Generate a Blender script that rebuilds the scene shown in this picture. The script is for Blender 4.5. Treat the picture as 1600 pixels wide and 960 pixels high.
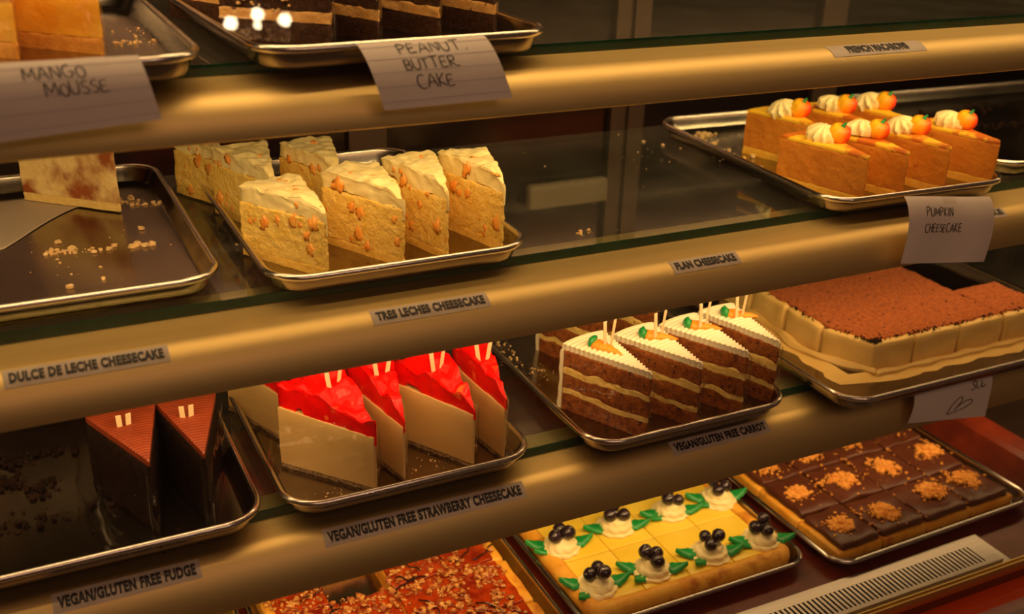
import bpy, bmesh, math, random
from mathutils import Vector, Matrix, noise
from math import sin, cos, pi, radians, sqrt, atan2, hypot

# ---------------------------------------------------------------- clear
for o in list(bpy.data.objects):
    bpy.data.objects.remove(o, do_unlink=True)
scene = bpy.context.scene
COL = scene.collection
rnd = random.Random(7)

# ---------------------------------------------------------------- camera
RX = (0.8983090, -0.4384231, 0.0287418)      # right
DN = (-0.1541692, -0.3757913, -0.9137903)    # down
FW = (0.4114277, 0.8164350, -0.4051680)      # forward
cam_d = bpy.data.cameras.new('camera')
cam = bpy.data.objects.new('camera', cam_d)
COL.objects.link(cam)
m = Matrix(((RX[0], -DN[0], -FW[0], 0.0), (RX[1], -DN[1], -FW[1], -0.81), (RX[2], -DN[2], -FW[2], 0.76), (0, 0, 0, 1)))
cam.matrix_world = m
cam_d.sensor_width = 36.0
cam_d.lens = 36.0 * 1694.6 / 1600.0
cam_d.clip_start = 0.02
cam_d.dof.use_dof = True
cam_d.dof.focus_distance = 1.02
cam_d.dof.aperture_fstop = 5.0
scene.camera = cam

# ---------------------------------------------------------------- world, lights, exposure
w = bpy.data.worlds.new('world'); scene.world = w; w.use_nodes = True
bg = w.node_tree.nodes['Background']
bg.inputs[0].default_value = (1.0, 0.46, 0.24, 1); bg.inputs[1].default_value = 0.04

LAMP_COL = (1.0, 0.62, 0.26)
def area(name, loc, size, size_y, power, color, target):
    d = bpy.data.lights.new(name, 'AREA'); d.shape = 'RECTANGLE'; d.size = size; d.size_y = size_y
    d.energy = power; d.color = color
    o = bpy.data.objects.new(name, d); COL.objects.link(o); o.location = loc
    o.rotation_euler = (Vector(target) - Vector(loc)).to_track_quat('-Z', 'Y').to_euler()
    return o
STRIP_Y = 0.030
# fluorescent strips of the case, one under the case top and one behind each shelf rail, each with an added front fill
for z, p in ((0.872, 3.4), (0.567, 1.36), (0.374, 1.36), (0.166, 1.36)):
    area('case_strip_and_fill', (0.55, STRIP_Y, z), 2.3, 0.03, p * 0.70, LAMP_COL, (0.55, STRIP_Y + 0.05, z - 1))
    o = area('case_strip_and_fill', (0.55, -0.036, z - 0.008), 2.3, 0.012, p * 1.08, LAMP_COL, (0.55, 1.1, z - 1))  # added fill row, aimed inward to brighten the cut faces of the cakes
    o.data.spread = radians(125)
# ceiling lights of the shop, behind and above the viewer
area('shop_ceiling_light', (0.2, -2.6, 2.3), 2.4, 1.2, 12, (1.0, 0.52, 0.32), (0.5, 0.0, 0.3))

vs = scene.view_settings
vs.view_transform = 'Standard'; vs.look = 'None'; vs.exposure = 0.0; vs.gamma = 1.0
vs.use_curve_mapping = False
try:
    scene.cycles.transparent_max_bounces = 24
except Exception:
    pass

# ---------------------------------------------------------------- materials
FINE = {'tres_leches_cake', 'tres_leches_base', 'dulce_base', 'mango_sponge', 'chocolate_sponge', 'peanut_cream', 'peanut_crumble', 'pumpkin_base', 'crumb_base', 'carrot_sponge', 'carrot_filling', 'fudge_cake', 'cocoa_powder', 'golden_crust', 'golden_crumble'}
def mat(name, c1, c2=None, scale=40.0, rough=0.6, metal=0.0, bump=0.0, bscale=150.0, bdist=0.001, coat=0.0, sss=0.0,
        spec=0.5, lo=0.35, hi=0.65, stretch=None, detail=5.0, rand=True, extra=None, rvar=0.0):
    if name in FINE:
        scale *= 2.6; bscale *= 2.6; extra = [(a_, c_, e_ * 2.2, p_, q_) for a_, c_, e_, p_, q_ in (extra or [])]
    mt = bpy.data.materials.new(name); mt.use_nodes = True
    nt = mt.node_tree; b = nt.nodes['Principled BSDF']
    b.inputs['Roughness'].default_value = rough; b.inputs['Metallic'].default_value = metal
    b.inputs['Specular IOR Level'].default_value = spec
    b.inputs['Coat Weight'].default_value = coat; b.inputs['Coat Roughness'].default_value = 0.12
    if sss:
        b.inputs['Subsurface Weight'].default_value = sss
        b.inputs['Subsurface Radius'].default_value = (0.012, 0.007, 0.004); b.inputs['Subsurface Scale'].default_value = 0.4
    tc = nt.nodes.new('ShaderNodeTexCoord'); vec = tc.outputs['Object']
    if rand:
        oi = nt.nodes.new('ShaderNodeObjectInfo'); mu = nt.nodes.new('ShaderNodeMath'); mu.operation = 'MULTIPLY'
        mu.inputs[1].default_value = 7.3; nt.links.new(oi.outputs['Random'], mu.inputs[0])
        ad = nt.nodes.new('ShaderNodeVectorMath'); nt.links.new(vec, ad.inputs[0]); nt.links.new(mu.outputs[0], ad.inputs[1]); vec = ad.outputs[0]
    if stretch:
        mp = nt.nodes.new('ShaderNodeMapping'); mp.inputs['Scale'].default_value = stretch
        nt.links.new(vec, mp.inputs[0]); vec = mp.outputs[0]
    col = None
    if c2 is not None:
        n = nt.nodes.new('ShaderNodeTexNoise'); n.inputs['Scale'].default_value = scale; n.inputs['Detail'].default_value = detail
        n.inputs['Roughness'].default_value = 0.62
        nt.links.new(vec, n.inputs['Vector'])
        r = nt.nodes.new('ShaderNodeValToRGB'); r.color_ramp.elements[0].position = lo; r.color_ramp.elements[1].position = hi
        r.color_ramp.elements[0].color = (*c1, 1); r.color_ramp.elements[1].color = (*c2, 1)
        nt.links.new(n.outputs['Fac'], r.inputs[0]); col = r.outputs[0]
        if rvar:
            mr = nt.nodes.new('ShaderNodeMapRange'); mr.inputs['To Min'].default_value = max(0.02, rough - rvar); mr.inputs['To Max'].default_value = rough + rvar
            nt.links.new(n.outputs['Fac'], mr.inputs['Value']); nt.links.new(mr.outputs[0], b.inputs['Roughness'])
    else:
        b.inputs['Base Color'].default_value = (*c1, 1)
    for (kind, ec, es, e0, e1) in (extra or []):
        if kind == 'vor':
            n2 = nt.nodes.new('ShaderNodeTexVoronoi'); n2.inputs['Scale'].default_value = es; out = n2.outputs['Distance']
        else:
            n2 = nt.nodes.new('ShaderNodeTexNoise'); n2.inputs['Scale'].default_value = es; n2.inputs['Detail'].default_value = 4; out = n2.outputs['Fac']
        nt.links.new(vec, n2.inputs['Vector'])
        r2 = nt.nodes.new('ShaderNodeValToRGB'); r2.color_ramp.elements[0].position = e0; r2.color_ramp.elements[1].position = e1
        nt.links.new(out, r2.inputs[0])
        mx = nt.nodes.new('ShaderNodeMix'); mx.data_type = 'RGBA'
        nt.links.new(r2.outputs[0], mx.inputs['Factor'])
        if col is None: mx.inputs['A'].default_value = (*c1, 1)
        else: nt.links.new(col, mx.inputs['A'])
        mx.inputs['B'].default_value = (*ec, 1)
        col = mx.outputs['Result']
    if col is not None:
        nt.links.new(col, b.inputs['Base Color'])
    if bump:
        nb = nt.nodes.new('ShaderNodeTexNoise'); nb.inputs['Scale'].default_value = bscale; nb.inputs['Detail'].default_value = 5
        nt.links.new(vec, nb.inputs['Vector'])
        bp = nt.nodes.new('ShaderNodeBump'); bp.inputs['Strength'].default_value = bump; bp.inputs['Distance'].default_value = bdist
        nt.links.new(nb.outputs['Fac'], bp.inputs['Height']); nt.links.new(bp.outputs[0], b.inputs['Normal'])
    return mt

def clear_mat(name, tint, refl=1.0, rough=0.02, ior=1.45, haze=0.0, haze_col=(0.5, 0.5, 0.45), wr=0.0, wscale=30):
    """thin clear sheet: transparent, with Fresnel reflection and optional faint dirt"""
    mt = bpy.data.materials.new(name); mt.use_nodes = True
    nt = mt.node_tree; nt.nodes.clear()
    out = nt.nodes.new('ShaderNodeOutputMaterial')
    tr = nt.nodes.new('ShaderNodeBsdfTransparent'); tr.inputs[0].default_value = (*tint, 1)
    gl = nt.nodes.new('ShaderNodeBsdfGlossy'); gl.inputs['Roughness'].default_value = rough; gl.inputs[0].default_value = (refl, refl, refl, 1)
    fr = nt.nodes.new('ShaderNodeFresnel')
    ge = nt.nodes.new('ShaderNodeNewGeometry'); im = nt.nodes.new('ShaderNodeMapRange')   # same reflectance from either side of the sheet
    im.inputs['To Min'].default_value = ior; im.inputs['To Max'].default_value = 1.0 / ior
    nt.links.new(ge.outputs['Backfacing'], im.inputs['Value']); nt.links.new(im.outputs[0], fr.inputs[0])
    mx = nt.nodes.new('ShaderNodeMixShader')
    nt.links.new(fr.outputs[0], mx.inputs[0]); nt.links.new(tr.outputs[0], mx.inputs[1]); nt.links.new(gl.outputs[0], mx.inputs[2])
    last = mx.outputs[0]
    if wr:
        tc = nt.nodes.new('ShaderNodeTexCoord'); nb = nt.nodes.new('ShaderNodeTexNoise'); nb.inputs['Scale'].default_value = wscale
        nt.links.new(tc.outputs['Object'], nb.inputs['Vector'])
        bp = nt.nodes.new('ShaderNodeBump'); bp.inputs['Strength'].default_value = wr; bp.inputs['Distance'].default_value = 0.004
        nt.links.new(nb.outputs['Fac'], bp.inputs['Height']); nt.links.new(bp.outputs[0], gl.inputs['Normal'])
    if haze:
        df = nt.nodes.new('ShaderNodeBsdfDiffuse'); df.inputs[0].default_value = (*haze_col, 1)
        tc = nt.nodes.new('ShaderNodeTexCoord'); n = nt.nodes.new('ShaderNodeTexNoise'); n.inputs['Scale'].default_value = 14; n.inputs['Detail'].default_value = 8
        nt.links.new(tc.outputs['Object'], n.inputs['Vector'])
        mr = nt.nodes.new('ShaderNodeMapRange'); mr.inputs['From Min'].default_value = 0.3; mr.inputs['From Max'].default_value = 0.8
        mr.inputs['To Min'].default_value = haze * 0.5; mr.inputs['To Max'].default_value = haze * 1.6
        nt.links.new(n.outputs['Fac'], mr.inputs['Value'])
        m2 = nt.nodes.new('ShaderNodeMixShader'); nt.links.new(mr.outputs[0], m2.inputs[0])
        nt.links.new(last, m2.inputs[1]); nt.links.new(df.outputs[0], m2.inputs[2]); last = m2.outputs[0]
    nt.links.new(last, out.inputs[0])
    return mt

def emit_mat(name, c, s):
    mt = bpy.data.materials.new(name); mt.use_nodes = True
    b = mt.node_tree.nodes['Principled BSDF']; b.inputs['Base Color'].default_value = (*c, 1)
    b.inputs['Emission Color'].default_value = (*c, 1); b.inputs['Emission Strength'].default_value = s
    return mt

def axis_mat(name, axis, stops, rough=0.5, coat=0.0, bump=0.0, bscale=120, jitter=0.0, jscale=60):
    """colour that runs along an object axis (baked crust, candy shading)"""
    mt = mat(name, stops[0][1], rough=rough, coat=coat, bump=bump, bscale=bscale, rand=False)
    nt = mt.node_tree; b = nt.nodes['Principled BSDF']
    tc = nt.nodes.new('ShaderNodeTexCoord'); sp = nt.nodes.new('ShaderNodeSeparateXYZ'); nt.links.new(tc.outputs['Object'], sp.inputs[0])
    lo, hi = stops[0][0], stops[-1][0]
    val = sp.outputs['XYZ'.index(axis)]
    if jitter:
        n = nt.nodes.new('ShaderNodeTexNoise'); n.inputs['Scale'].default_value = jscale; nt.links.new(tc.outputs['Object'], n.inputs['Vector'])
        ma = nt.nodes.new('ShaderNodeMath'); ma.operation = 'MULTIPLY_ADD'; ma.inputs[1].default_value = jitter; ma.inputs[2].default_value = -jitter / 2
        nt.links.new(n.outputs['Fac'], ma.inputs[0])
        aa = nt.nodes.new('ShaderNodeMath'); aa.operation = 'ADD'; nt.links.new(val, aa.inputs[0]); nt.links.new(ma.outputs[0], aa.inputs[1]); val = aa.outputs[0]
    mr = nt.nodes.new('ShaderNodeMapRange'); mr.inputs['From Min'].default_value = lo; mr.inputs['From Max'].default_value = hi
    nt.links.new(val, mr.inputs['Value'])
    r = nt.nodes.new('ShaderNodeValToRGB'); els = r.color_ramp.elements
    while len(els) < len(stops): els.new(0.5)
    for e, (p, c) in zip(els, stops):
        e.position = (p - lo) / (hi - lo); e.color = (*c, 1)
    nt.links.new(mr.outputs[0], r.inputs[0]); nt.links.new(r.outputs[0], b.inputs['Base Color'])
    return mt

MT = dict(
    gold=mat('satin_gold_metal', (0.76, 0.57, 0.24), (0.82, 0.62, 0.27), scale=6, rough=0.53, metal=1.0, stretch=(0.4, 6, 6), rvar=0.03, rand=False),
    gold_trim=mat('gold_trim_metal', (0.75, 0.55, 0.22), rough=0.3, metal=1.0),
    steel=mat('tray_aluminium', (0.27, 0.23, 0.195), (0.36, 0.31, 0.265), scale=9, rough=0.2, metal=1.0, rvar=0.06, bump=0.02, bscale=90),
    rim=mat('tray_rim_aluminium', (0.74, 0.69, 0.64), rough=0.22, metal=1.0, bump=0.03, bscale=60),
    steel2=mat('brushed_steel', (0.42, 0.38, 0.35), (0.52, 0.47, 0.43), scale=12, rough=0.3, metal=1.0, stretch=(0.6, 20, 20), rvar=0.06),
    dark=mat('slot_shade', (0.02, 0.015, 0.012), rough=0.8),
    glass=clear_mat('shelf_glass', (0.86, 0.91, 0.87), refl=0.95, haze=0.025, haze_col=(0.5, 0.48, 0.4)),
    glass_edge=mat('green_glass_edge', (0.003, 0.026, 0.015), (0.006, 0.050, 0.028), scale=20, rough=0.08, spec=0.5),
    pull=mat('door_pull_plastic', (0.34, 0.24, 0.17), rough=0.5),
    pane=clear_mat('front_glass', (0.97, 0.975, 0.97), refl=1.0, rough=0.01, ior=1.45),
    wrap=clear_mat('clear_cake_wrap', (0.975, 0.97, 0.96), refl=1.0, rough=0.05, ior=1.46, wr=0.45, wscale=40),
    wall=mat('dark_case_panel', (0.016, 0.008, 0.005), (0.028, 0.014, 0.009), scale=4, rough=0.5, spec=0.2),
    door=mat('dark_mirror_door', (0.07, 0.05, 0.045), (0.11, 0.085, 0.075), scale=3, rough=0.16, metal=1.0),
    frame=mat('bronze_frame', (0.08, 0.05, 0.035), rough=0.4, metal=0.8),
    liner=mat('red_liner', (0.11, 0.012, 0.003), (0.19, 0.024, 0.005), scale=24, rough=0.35, bump=0.05, bscale=30),
    red=mat('red_laminate', (0.90, 0.10, 0.012), rough=0.35),
    brown=mat('brown_fascia', (0.13, 0.030, 0.008), (0.18, 0.045, 0.012), scale=8, rough=0.4),
    cream=mat('cream_fascia', (0.66, 0.54, 0.42), (0.72, 0.60, 0.46), scale=30, rough=0.6),
    paper=mat('note_paper', (0.78, 0.70, 0.66), (0.84, 0.76, 0.72), scale=9, rough=0.85, bump=0.15, bscale=30, bdist=0.001),
    rule=mat('ruled_line', (0.52, 0.46, 0.50), rough=0.9),
    tape=clear_mat('clear_tape', (0.99, 0.985, 0.975), refl=0.5, rough=0.25, haze=0.12, haze_col=(0.95, 0.88, 0.8)),
    ink=mat('black_marker_ink', (0.012, 0.010, 0.012), rough=0.5),
    strip=mat('label_strip', (0.55, 0.46, 0.38), (0.62, 0.53, 0.45), scale=60, rough=0.5),
    print_=mat('label_print', (0.012, 0.010, 0.016), rough=0.5),
    pick=mat('wooden_pick', (0.80, 0.62, 0.34), (0.88, 0.70, 0.42), scale=60, rough=0.7, stretch=(1, 1, 0.1)),
    parch=mat('parchment', (0.46, 0.37, 0.29), (0.54, 0.44, 0.36), scale=7, rough=0.5, bump=0.3, bscale=25, bdist=0.003, extra=[('noise', (0.35, 0.02, 0.01), 22, 0.74, 0.77)]),
    crumb=mat('cake_crumb', (0.72, 0.46, 0.18), (0.85, 0.62, 0.32), scale=120, rough=0.9),
    crumb_d=mat('dark_crumb', (0.008, 0.004, 0.003), (0.028, 0.012, 0.007), scale=120, rough=0.95, spec=0.1),
    # tres leches
    tl_body=mat('tres_leches_cake', (0.84, 0.54, 0.08), (0.93, 0.68, 0.18), scale=40, rough=0.75, bump=0.8, bscale=140, bdist=0.002, extra=[('noise', (0.70, 0.36, 0.04), 30, 0.62, 0.74)]),
    tl_base=mat('tres_leches_base', (0.80, 0.48, 0.06), (0.90, 0.62, 0.14), scale=90, rough=0.8, bump=0.6, bscale=200, bdist=0.0015),
    tl_top=mat('whipped_topping', (0.84, 0.70, 0.29), (0.90, 0.78, 0.40), scale=40, rough=0.45, bump=0.5, bscale=130, bdist=0.002),
    peach=mat('peach_piece', (0.86, 0.30, 0.03), (0.92, 0.44, 0.08), scale=80, rough=0.3, coat=0.3),
    # dulce de leche, mango, peanut
    dl_body=mat('dulce_cheesecake', (0.84, 0.60, 0.22), (0.92, 0.72, 0.34), scale=60, rough=0.6, bump=0.5, bscale=200, bdist=0.0015, extra=[('noise', (0.34, 0.085, 0.014), 26, 0.47, 0.62)]),
    dl_base=mat('dulce_base', (0.80, 0.55, 0.16), (0.88, 0.66, 0.25), scale=80, rough=0.8, bump=0.5, bscale=200),
    mg_body=mat('mango_mousse', (0.85, 0.38, 0.02), (0.94, 0.54, 0.06), scale=40, rough=0.5, bump=0.5, bscale=200, bdist=0.0015),
    mg_sponge=mat('mango_sponge', (0.70, 0.30, 0.04), (0.80, 0.40, 0.07), scale=60, rough=0.8, bump=0.6, bscale=180, bdist=0.0015),
    pb_cake=mat('chocolate_sponge', (0.03, 0.012, 0.006), (0.075, 0.03, 0.014), scale=100, rough=0.85, bump=0.8, bscale=200, bdist=0.002, spec=0.2),
    pb_cream=mat('peanut_cream', (0.72, 0.38, 0.10), (0.86, 0.54, 0.20), scale=40, rough=0.6, bump=0.6, bscale=160, bdist=0.0015, extra=[('noise', (0.12, 0.05, 0.02), 60, 0.64, 0.72)]),
    pb_top=mat('peanut_crumble', (0.70, 0.38, 0.10), (0.86, 0.60, 0.26), scale=80, rough=0.8, bump=0.9, bscale=180, bdist=0.003),
    # pumpkin cheesecake
    pk_body=mat('pumpkin_filling', (0.60, 0.20, 0.014), (0.72, 0.28, 0.022), scale=40, rough=0.5, bump=0.6, bscale=260, bdist=0.0015, extra=[('noise', (0.48, 0.13, 0.008), 150, 0.64, 0.74)]),
    pk_base=mat('pumpkin_base', (0.82, 0.42, 0.03), (0.90, 0.54, 0.07), scale=60, rough=0.8, bump=0.5, bscale=200),
    pk_top=mat('pumpkin_top', (0.95, 0.56, 0.03), (0.58, 0.15, 0.010), scale=24, lo=0.49, hi=0.56, rough=0.45, bump=0.3, bscale=120),
    cream_w=mat('piped_cream', (0.90, 0.76, 0.36), (0.94, 0.82, 0.44), scale=30, rough=0.45),
    candy=axis_mat('candy_pumpkin', 'X', [(-0.008, (0.95, 0.52, 0.01)), (-0.001, (0.95, 0.27, 0.006)), (0.007, (0.88, 0.045, 0.004))], rough=0.45, jitter=0.004, jscale=200),
    green=mat('green_icing', (0.008, 0.24, 0.045), (0.014, 0.33, 0.06), scale=60, rough=0.35, coat=0.2),
    # strawberry cheesecake
    st_body=mat('vegan_cheesecake', (0.66, 0.43, 0.155), (0.72, 0.49, 0.20), scale=14, rough=0.45, bump=0.15, bscale=90),
    st_base=mat('crumb_base', (0.20, 0.10, 0.04), (0.55, 0.38, 0.18), scale=160, rough=0.9, bump=1.0, bscale=300, bdist=0.003),
    jelly=mat('strawberry_jelly', (0.86, 0.005, 0.003), (0.62, 0.002, 0.001), scale=50, rough=0.3, spec=0.2, coat=0.0, bump=0.3, bscale=110, bdist=0.002, extra=[('noise', (0.95, 0.16, 0.03), 55, 0.64, 0.74)]),
    # carrot cake
    ct_cake=mat('carrot_sponge', (0.20, 0.045, 0.006), (0.42, 0.125, 0.016), scale=60, rough=0.85, bump=0.9, bscale=200, bdist=0.002, extra=[('noise', (0.08, 0.016, 0.004), 90, 0.58, 0.68)]),
    ct_cream=mat('carrot_filling', (0.82, 0.56, 0.14), (0.92, 0.72, 0.26), scale=50, rough=0.6, bump=0.6, bscale=150, bdist=0.0015, extra=[('noise', (0.42, 0.13, 0.02), 60, 0.62, 0.72)]),
    ct_top=mat('cream_cheese_frosting', (0.80, 0.72, 0.50), (0.84, 0.76, 0.55), scale=25, rough=0.45),
    orange=mat('orange_icing', (0.98, 0.28, 0.010), (1.0, 0.33, 0.015), scale=60, rough=0.45),
    # fudge
    fd_cake=mat('fudge_cake', (0.007, 0.003, 0.002), (0.022, 0.008, 0.004), scale=90, rough=0.75, bump=0.7, bscale=220, bdist=0.002, spec=0.15),
    fd_top=mat('fudge_frosting', (0.22, 0.034, 0.009), (0.28, 0.046, 0.012), scale=40, rough=0.45),
    # tiramisu
    cocoa=mat('cocoa_powder', (0.26, 0.058, 0.010), (0.46, 0.125, 0.022), scale=75, rough=0.95, bump=0.9, bscale=260, bdist=0.002, detail=8, extra=[('noise', (0.10, 0.020, 0.005), 170, 0.60, 0.70)]),
    tm_cream=mat('mascarpone', (0.66, 0.43, 0.12), (0.74, 0.52, 0.18), scale=20, rough=0.35, bump=0.4, bscale=50, bdist=0.002, extra=[('noise', (0.38, 0.18, 0.04), 26, 0.66, 0.80)]),
    # deck bars
    lemon=mat('lemon_filling', (0.86, 0.60, 0.04), (0.92, 0.70, 0.08), scale=14, rough=0.3, coat=0.15, bump=0.1, bscale=60),
    crust=mat('golden_crust', (0.80, 0.34, 0.02), (0.90, 0.50, 0.06), scale=14, rough=0.5, bump=0.4, bscale=120, extra=[('noise', (0.46, 0.13, 0.01), 18, 0.55, 0.72)]),
    berry=mat('blueberry', (0.012, 0.007, 0.012), (0.032, 0.016, 0.022), scale=60, rough=0.2, coat=0.5),
    choc=mat('chocolate_glaze', (0.085, 0.022, 0.010), (0.125, 0.036, 0.016), scale=12, rough=0.35, bump=0.3, bscale=40, bdist=0.002),
    crumble=mat('golden_crumble', (0.66, 0.24, 0.03), (0.82, 0.40, 0.07), scale=90, rough=0.8, bump=0.4, bscale=200),
    caramel=mat('caramel_glaze', (0.22, 0.014, 0.002), (0.55, 0.065, 0.005), scale=60, rough=0.15, coat=0.7, bump=0.4, bscale=120, bdist=0.002),
    nut=mat('pecan', (0.74, 0.38, 0.10), (0.30, 0.055, 0.008), scale=140, lo=0.40, hi=0.56, rough=0.4, coat=0.3, bump=0.4, bscale=400),
    drizzle=mat('chocolate_drizzle', (0.030, 0.008, 0.004), rough=0.2, coat=0.4),
    bulb=emit_mat('lamp_bulb', (1.0, 0.80, 0.50), 70.0),
    cord=mat('lamp_cord', (0.03, 0.03, 0.03), rough=0.6),
)

# ---------------------------------------------------------------- object helpers
def tag(o, label=None, cat=None, group=None, kind=None):
    if label: o['label'] = label
    if cat: o['category'] = cat
    if group: o['group'] = group
    if kind: o['kind'] = kind
    return o
def empty(name, loc=(0, 0, 0), rz=0.0):
    o = bpy.data.objects.new(name, None); COL.objects.link(o); o.location = loc; o.rotation_euler = (0, 0, rz)
    o.empty_display_size = 0.01
    return o
def obj(name, me, parent=None, loc=None, rot=None, scale=None):
    o = bpy.data.objects.new(name, me); COL.objects.link(o)
    if parent: o.parent = parent
    if loc: o.location = loc
    if rot: o.rotation_euler = rot
    if scale: o.scale = scale if hasattr(scale, '__len__') else (scale,) * 3
    return o
def mesh(name, v, f, mt, smooth=True, angle=None):
    me = bpy.data.meshes.new(name); me.from_pydata([tuple(p) for p in v], [], f); me.update()
    bm = bmesh.new(); bm.from_mesh(me); bmesh.ops.recalc_face_normals(bm, faces=bm.faces)
    if smooth:
        for fc in bm.faces: fc.smooth = True
        if angle:
            lim = radians(angle)
            for e in bm.edges:
                if len(e.link_faces) == 2 and e.calc_face_angle(0) > lim: e.smooth = False
    bm.to_mesh(me); bm.free()
    me.materials.append(MT[mt]); return me

class MB:
    def __init__(s): s.v = []; s.f = []
    def add(s, v, f):
        n = len(s.v); s.v += [tuple(p) for p in v]; s.f += [tuple(i + n for i in q) for q in f]; return s
    def box(s, x0, x1, y0, y1, z0, z1):
        return s.add([(x0, y0, z0), (x1, y0, z0), (x1, y1, z0), (x0, y1, z0), (x0, y0, z1), (x1, y0, z1), (x1, y1, z1), (x0, y1, z1)],
                     [(0, 3, 2, 1), (4, 5, 6, 7), (0, 1, 5, 4), (1, 2, 6, 5), (2, 3, 7, 6), (3, 0, 4, 7)])
    def loft(s, rings, cap0=True, cap1=True, close=False):
        n = len(rings[0]); b = len(s.v)
        for r in rings: s.v += [tuple(p) for p in r]
        k = len(rings)
        for i in range(k if close else k - 1):
            j = (i + 1) % k
            for a in range(n):
                c = (a + 1) % n
                s.f.append((b + i * n + a, b + i * n + c, b + j * n + c, b + j * n + a))
        if not close:
            if cap0: s.f.append(tuple(b + a for a in range(n))[::-1])
            if cap1: s.f.append(tuple(b + (k - 1) * n + a for a in range(n)))
        return s
    def tube(s, pts, rad, n=6):
        pts = [Vector(p) for p in pts]; rings = []
        for i, p in enumerate(pts):
            d = (pts[min(i + 1, len(pts) - 1)] - pts[max(i - 1, 0)]).normalized()
            a = d.orthogonal().normalized() if i == 0 else (a - d * a.dot(d)).normalized()
            b2 = d.cross(a); r = rad[i] if hasattr(rad, '__len__') else rad
            rings.append([p + a * (cos(2 * pi * k / n) * r) + b2 * (sin(2 * pi * k / n) * r) for k in range(n)])
        return s.loft(rings)
    def mesh(s, name, mt, smooth=True, angle=40): return mesh(name, s.v, s.f, mt, smooth, angle)

def boxgrid(us, vs_, ws, fn):
    """surface of a gridded box, each point sent through fn(u,v,w)"""
    idx = {}; v = []; f = []
    nu, nv, nw = len(us) - 1, len(vs_) - 1, len(ws) - 1
    def g(i, j, k):
        key = (i, j, k)
        if key not in idx:
            idx[key] = len(v); v.append(fn(us[i], vs_[j], ws[k]))
        return idx[key]
    for i in range(nu):
        for j in range(nv):
            f.append((g(i, j, 0), g(i, j + 1, 0), g(i + 1, j + 1, 0), g(i + 1, j, 0)))
            f.append((g(i, j, nw), g(i + 1, j, nw), g(i + 1, j + 1, nw), g(i, j + 1, nw)))
    for i in range(nu):
        for k in range(nw):
            f.append((g(i, 0, k), g(i + 1, 0, k), g(i + 1, 0, k + 1), g(i, 0, k + 1)))
            f.append((g(i, nv, k), g(i, nv, k + 1), g(i + 1, nv, k + 1), g(i + 1, nv, k)))
    for j in range(nv):
        for k in range(nw):
            f.append((g(0, j, k), g(0, j, k + 1), g(0, j + 1, k + 1), g(0, j + 1, k)))
            f.append((g(nu, j, k), g(nu, j + 1, k), g(nu, j + 1, k + 1), g(nu, j, k + 1)))
    return v, f
def lin(a, b, n): return [a + (b - a) * i / n for i in range(n + 1)]
def nz(p, sc, seed=0.0): return noise.noise(Vector((p[0] * sc + seed, p[1] * sc - seed * 1.7, p[2] * sc + seed * 0.6)))
def nzv(p, sc, amp, seed=0.0):
    q = noise.noise_vector(Vector((p[0] * sc + seed, p[1] * sc, p[2] * sc - seed)))
    return (p[0] + q[0] * amp, p[1] + q[1] * amp, p[2] + q[2] * amp)
def eased(a, b, n, e):
    """grid lines with extra ones close to both ends, for rounded edges"""
    L = b - a; e = min(e, L / 3)
    return [a, a + e * 0.3, a + e] + lin(a + e, b - e, n)[1:-1] + [b - e, b - e * 0.3, b]
def rbox(x0, x1, y0, y1, z0, z1, r, nx=6, ny=6, nzz=3, amp=0.0, sc=60, seed=0.0, topfn=None, flat_bottom=True):
    def fn(x, y, z):
        def cl(t, a, b): return max(a + r, min(b - r, t))
        c = Vector((cl(x, x0, x1), cl(y, y0, y1), min(z1 - r, z) if flat_bottom else cl(z, z0, z1)))
        d = Vector((x, y, z)) - c
        if d.length > r: d = d.normalized() * r
        p = c + d
        if topfn and z > z1 - r * 1.01: p.z += topfn(p.x, p.y)
        if amp:
            q = nzv(p, sc, amp, seed); p = Vector(q) if z > z0 + 1e-6 else Vector((q[0], q[1], p.z))
        return p
    return boxgrid(eased(x0, x1, nx, r), eased(y0, y1, ny, r), eased(z0, z1, nzz, r), fn)
def blob(n_lat=6, n_lon=8, amp=0.25, seed=0.0, sc=1.3):
    v = [(0, 0, -1)]; f = []
    for i in range(1, n_lat):
        th = pi * i / n_lat
        for j in range(n_lon):
            ph = 2 * pi * j / n_lon
            v.append((sin(th) * cos(ph), sin(th) * sin(ph), -cos(th)))
    v.append((0, 0, 1)); L = len(v) - 1
    for j in range(n_lon):
        k = (j + 1) % n_lon
        f.append((0, 1 + k, 1 + j)); f.append((L, 1 + (n_lat - 2) * n_lon + j, 1 + (n_lat - 2) * n_lon + k))
        for i in range(n_lat - 2):
            a = 1 + i * n_lon
            f.append((a + j, a + k, a + n_lon + k, a + n_lon + j))
    if amp:
        v = [tuple(c * (1 + amp * nz(p, sc, seed)) for c in p) for p in v]
    return v, f
def scatter_blobs(b, pts, sizes, flat=0.7, lat=3, lon=5, amp=0.5):
    for (x, y, z), s in zip(pts, sizes):
        v, f = blob(lat, lon, amp, rnd.random() * 50, 1.6)
        a = rnd.random() * 6.28; ca, sa = cos(a), sin(a); st = 0.6 + rnd.random() * 0.8
        b.add([(x + s * (p[0] * st * ca - p[1] * sa), y + s * (p[0] * st * sa + p[1] * ca), z + s * flat * (p[2] + 0.8)) for p in v], f)

# ================================================================ THE CASE
S1, S2, S3 = 0.593, 0.4034, 0.204        # upper faces of the glass shelves
X0, X1 = -0.60, 1.75
YB = 0.50
def struct(name, b, mt, smooth=False, **k):
    o = obj(name, b.mesh(name, mt, smooth)); o['kind'] = 'structure'; return o
struct('floor', MB().box(X0, 1.105, -0.118, YB, -0.02, 0.0), 'liner')
wb = struct('wall_back', MB().box(X0, X1, YB + 0.012, YB + 0.04, -0.03, 0.905), 'wall')
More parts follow.
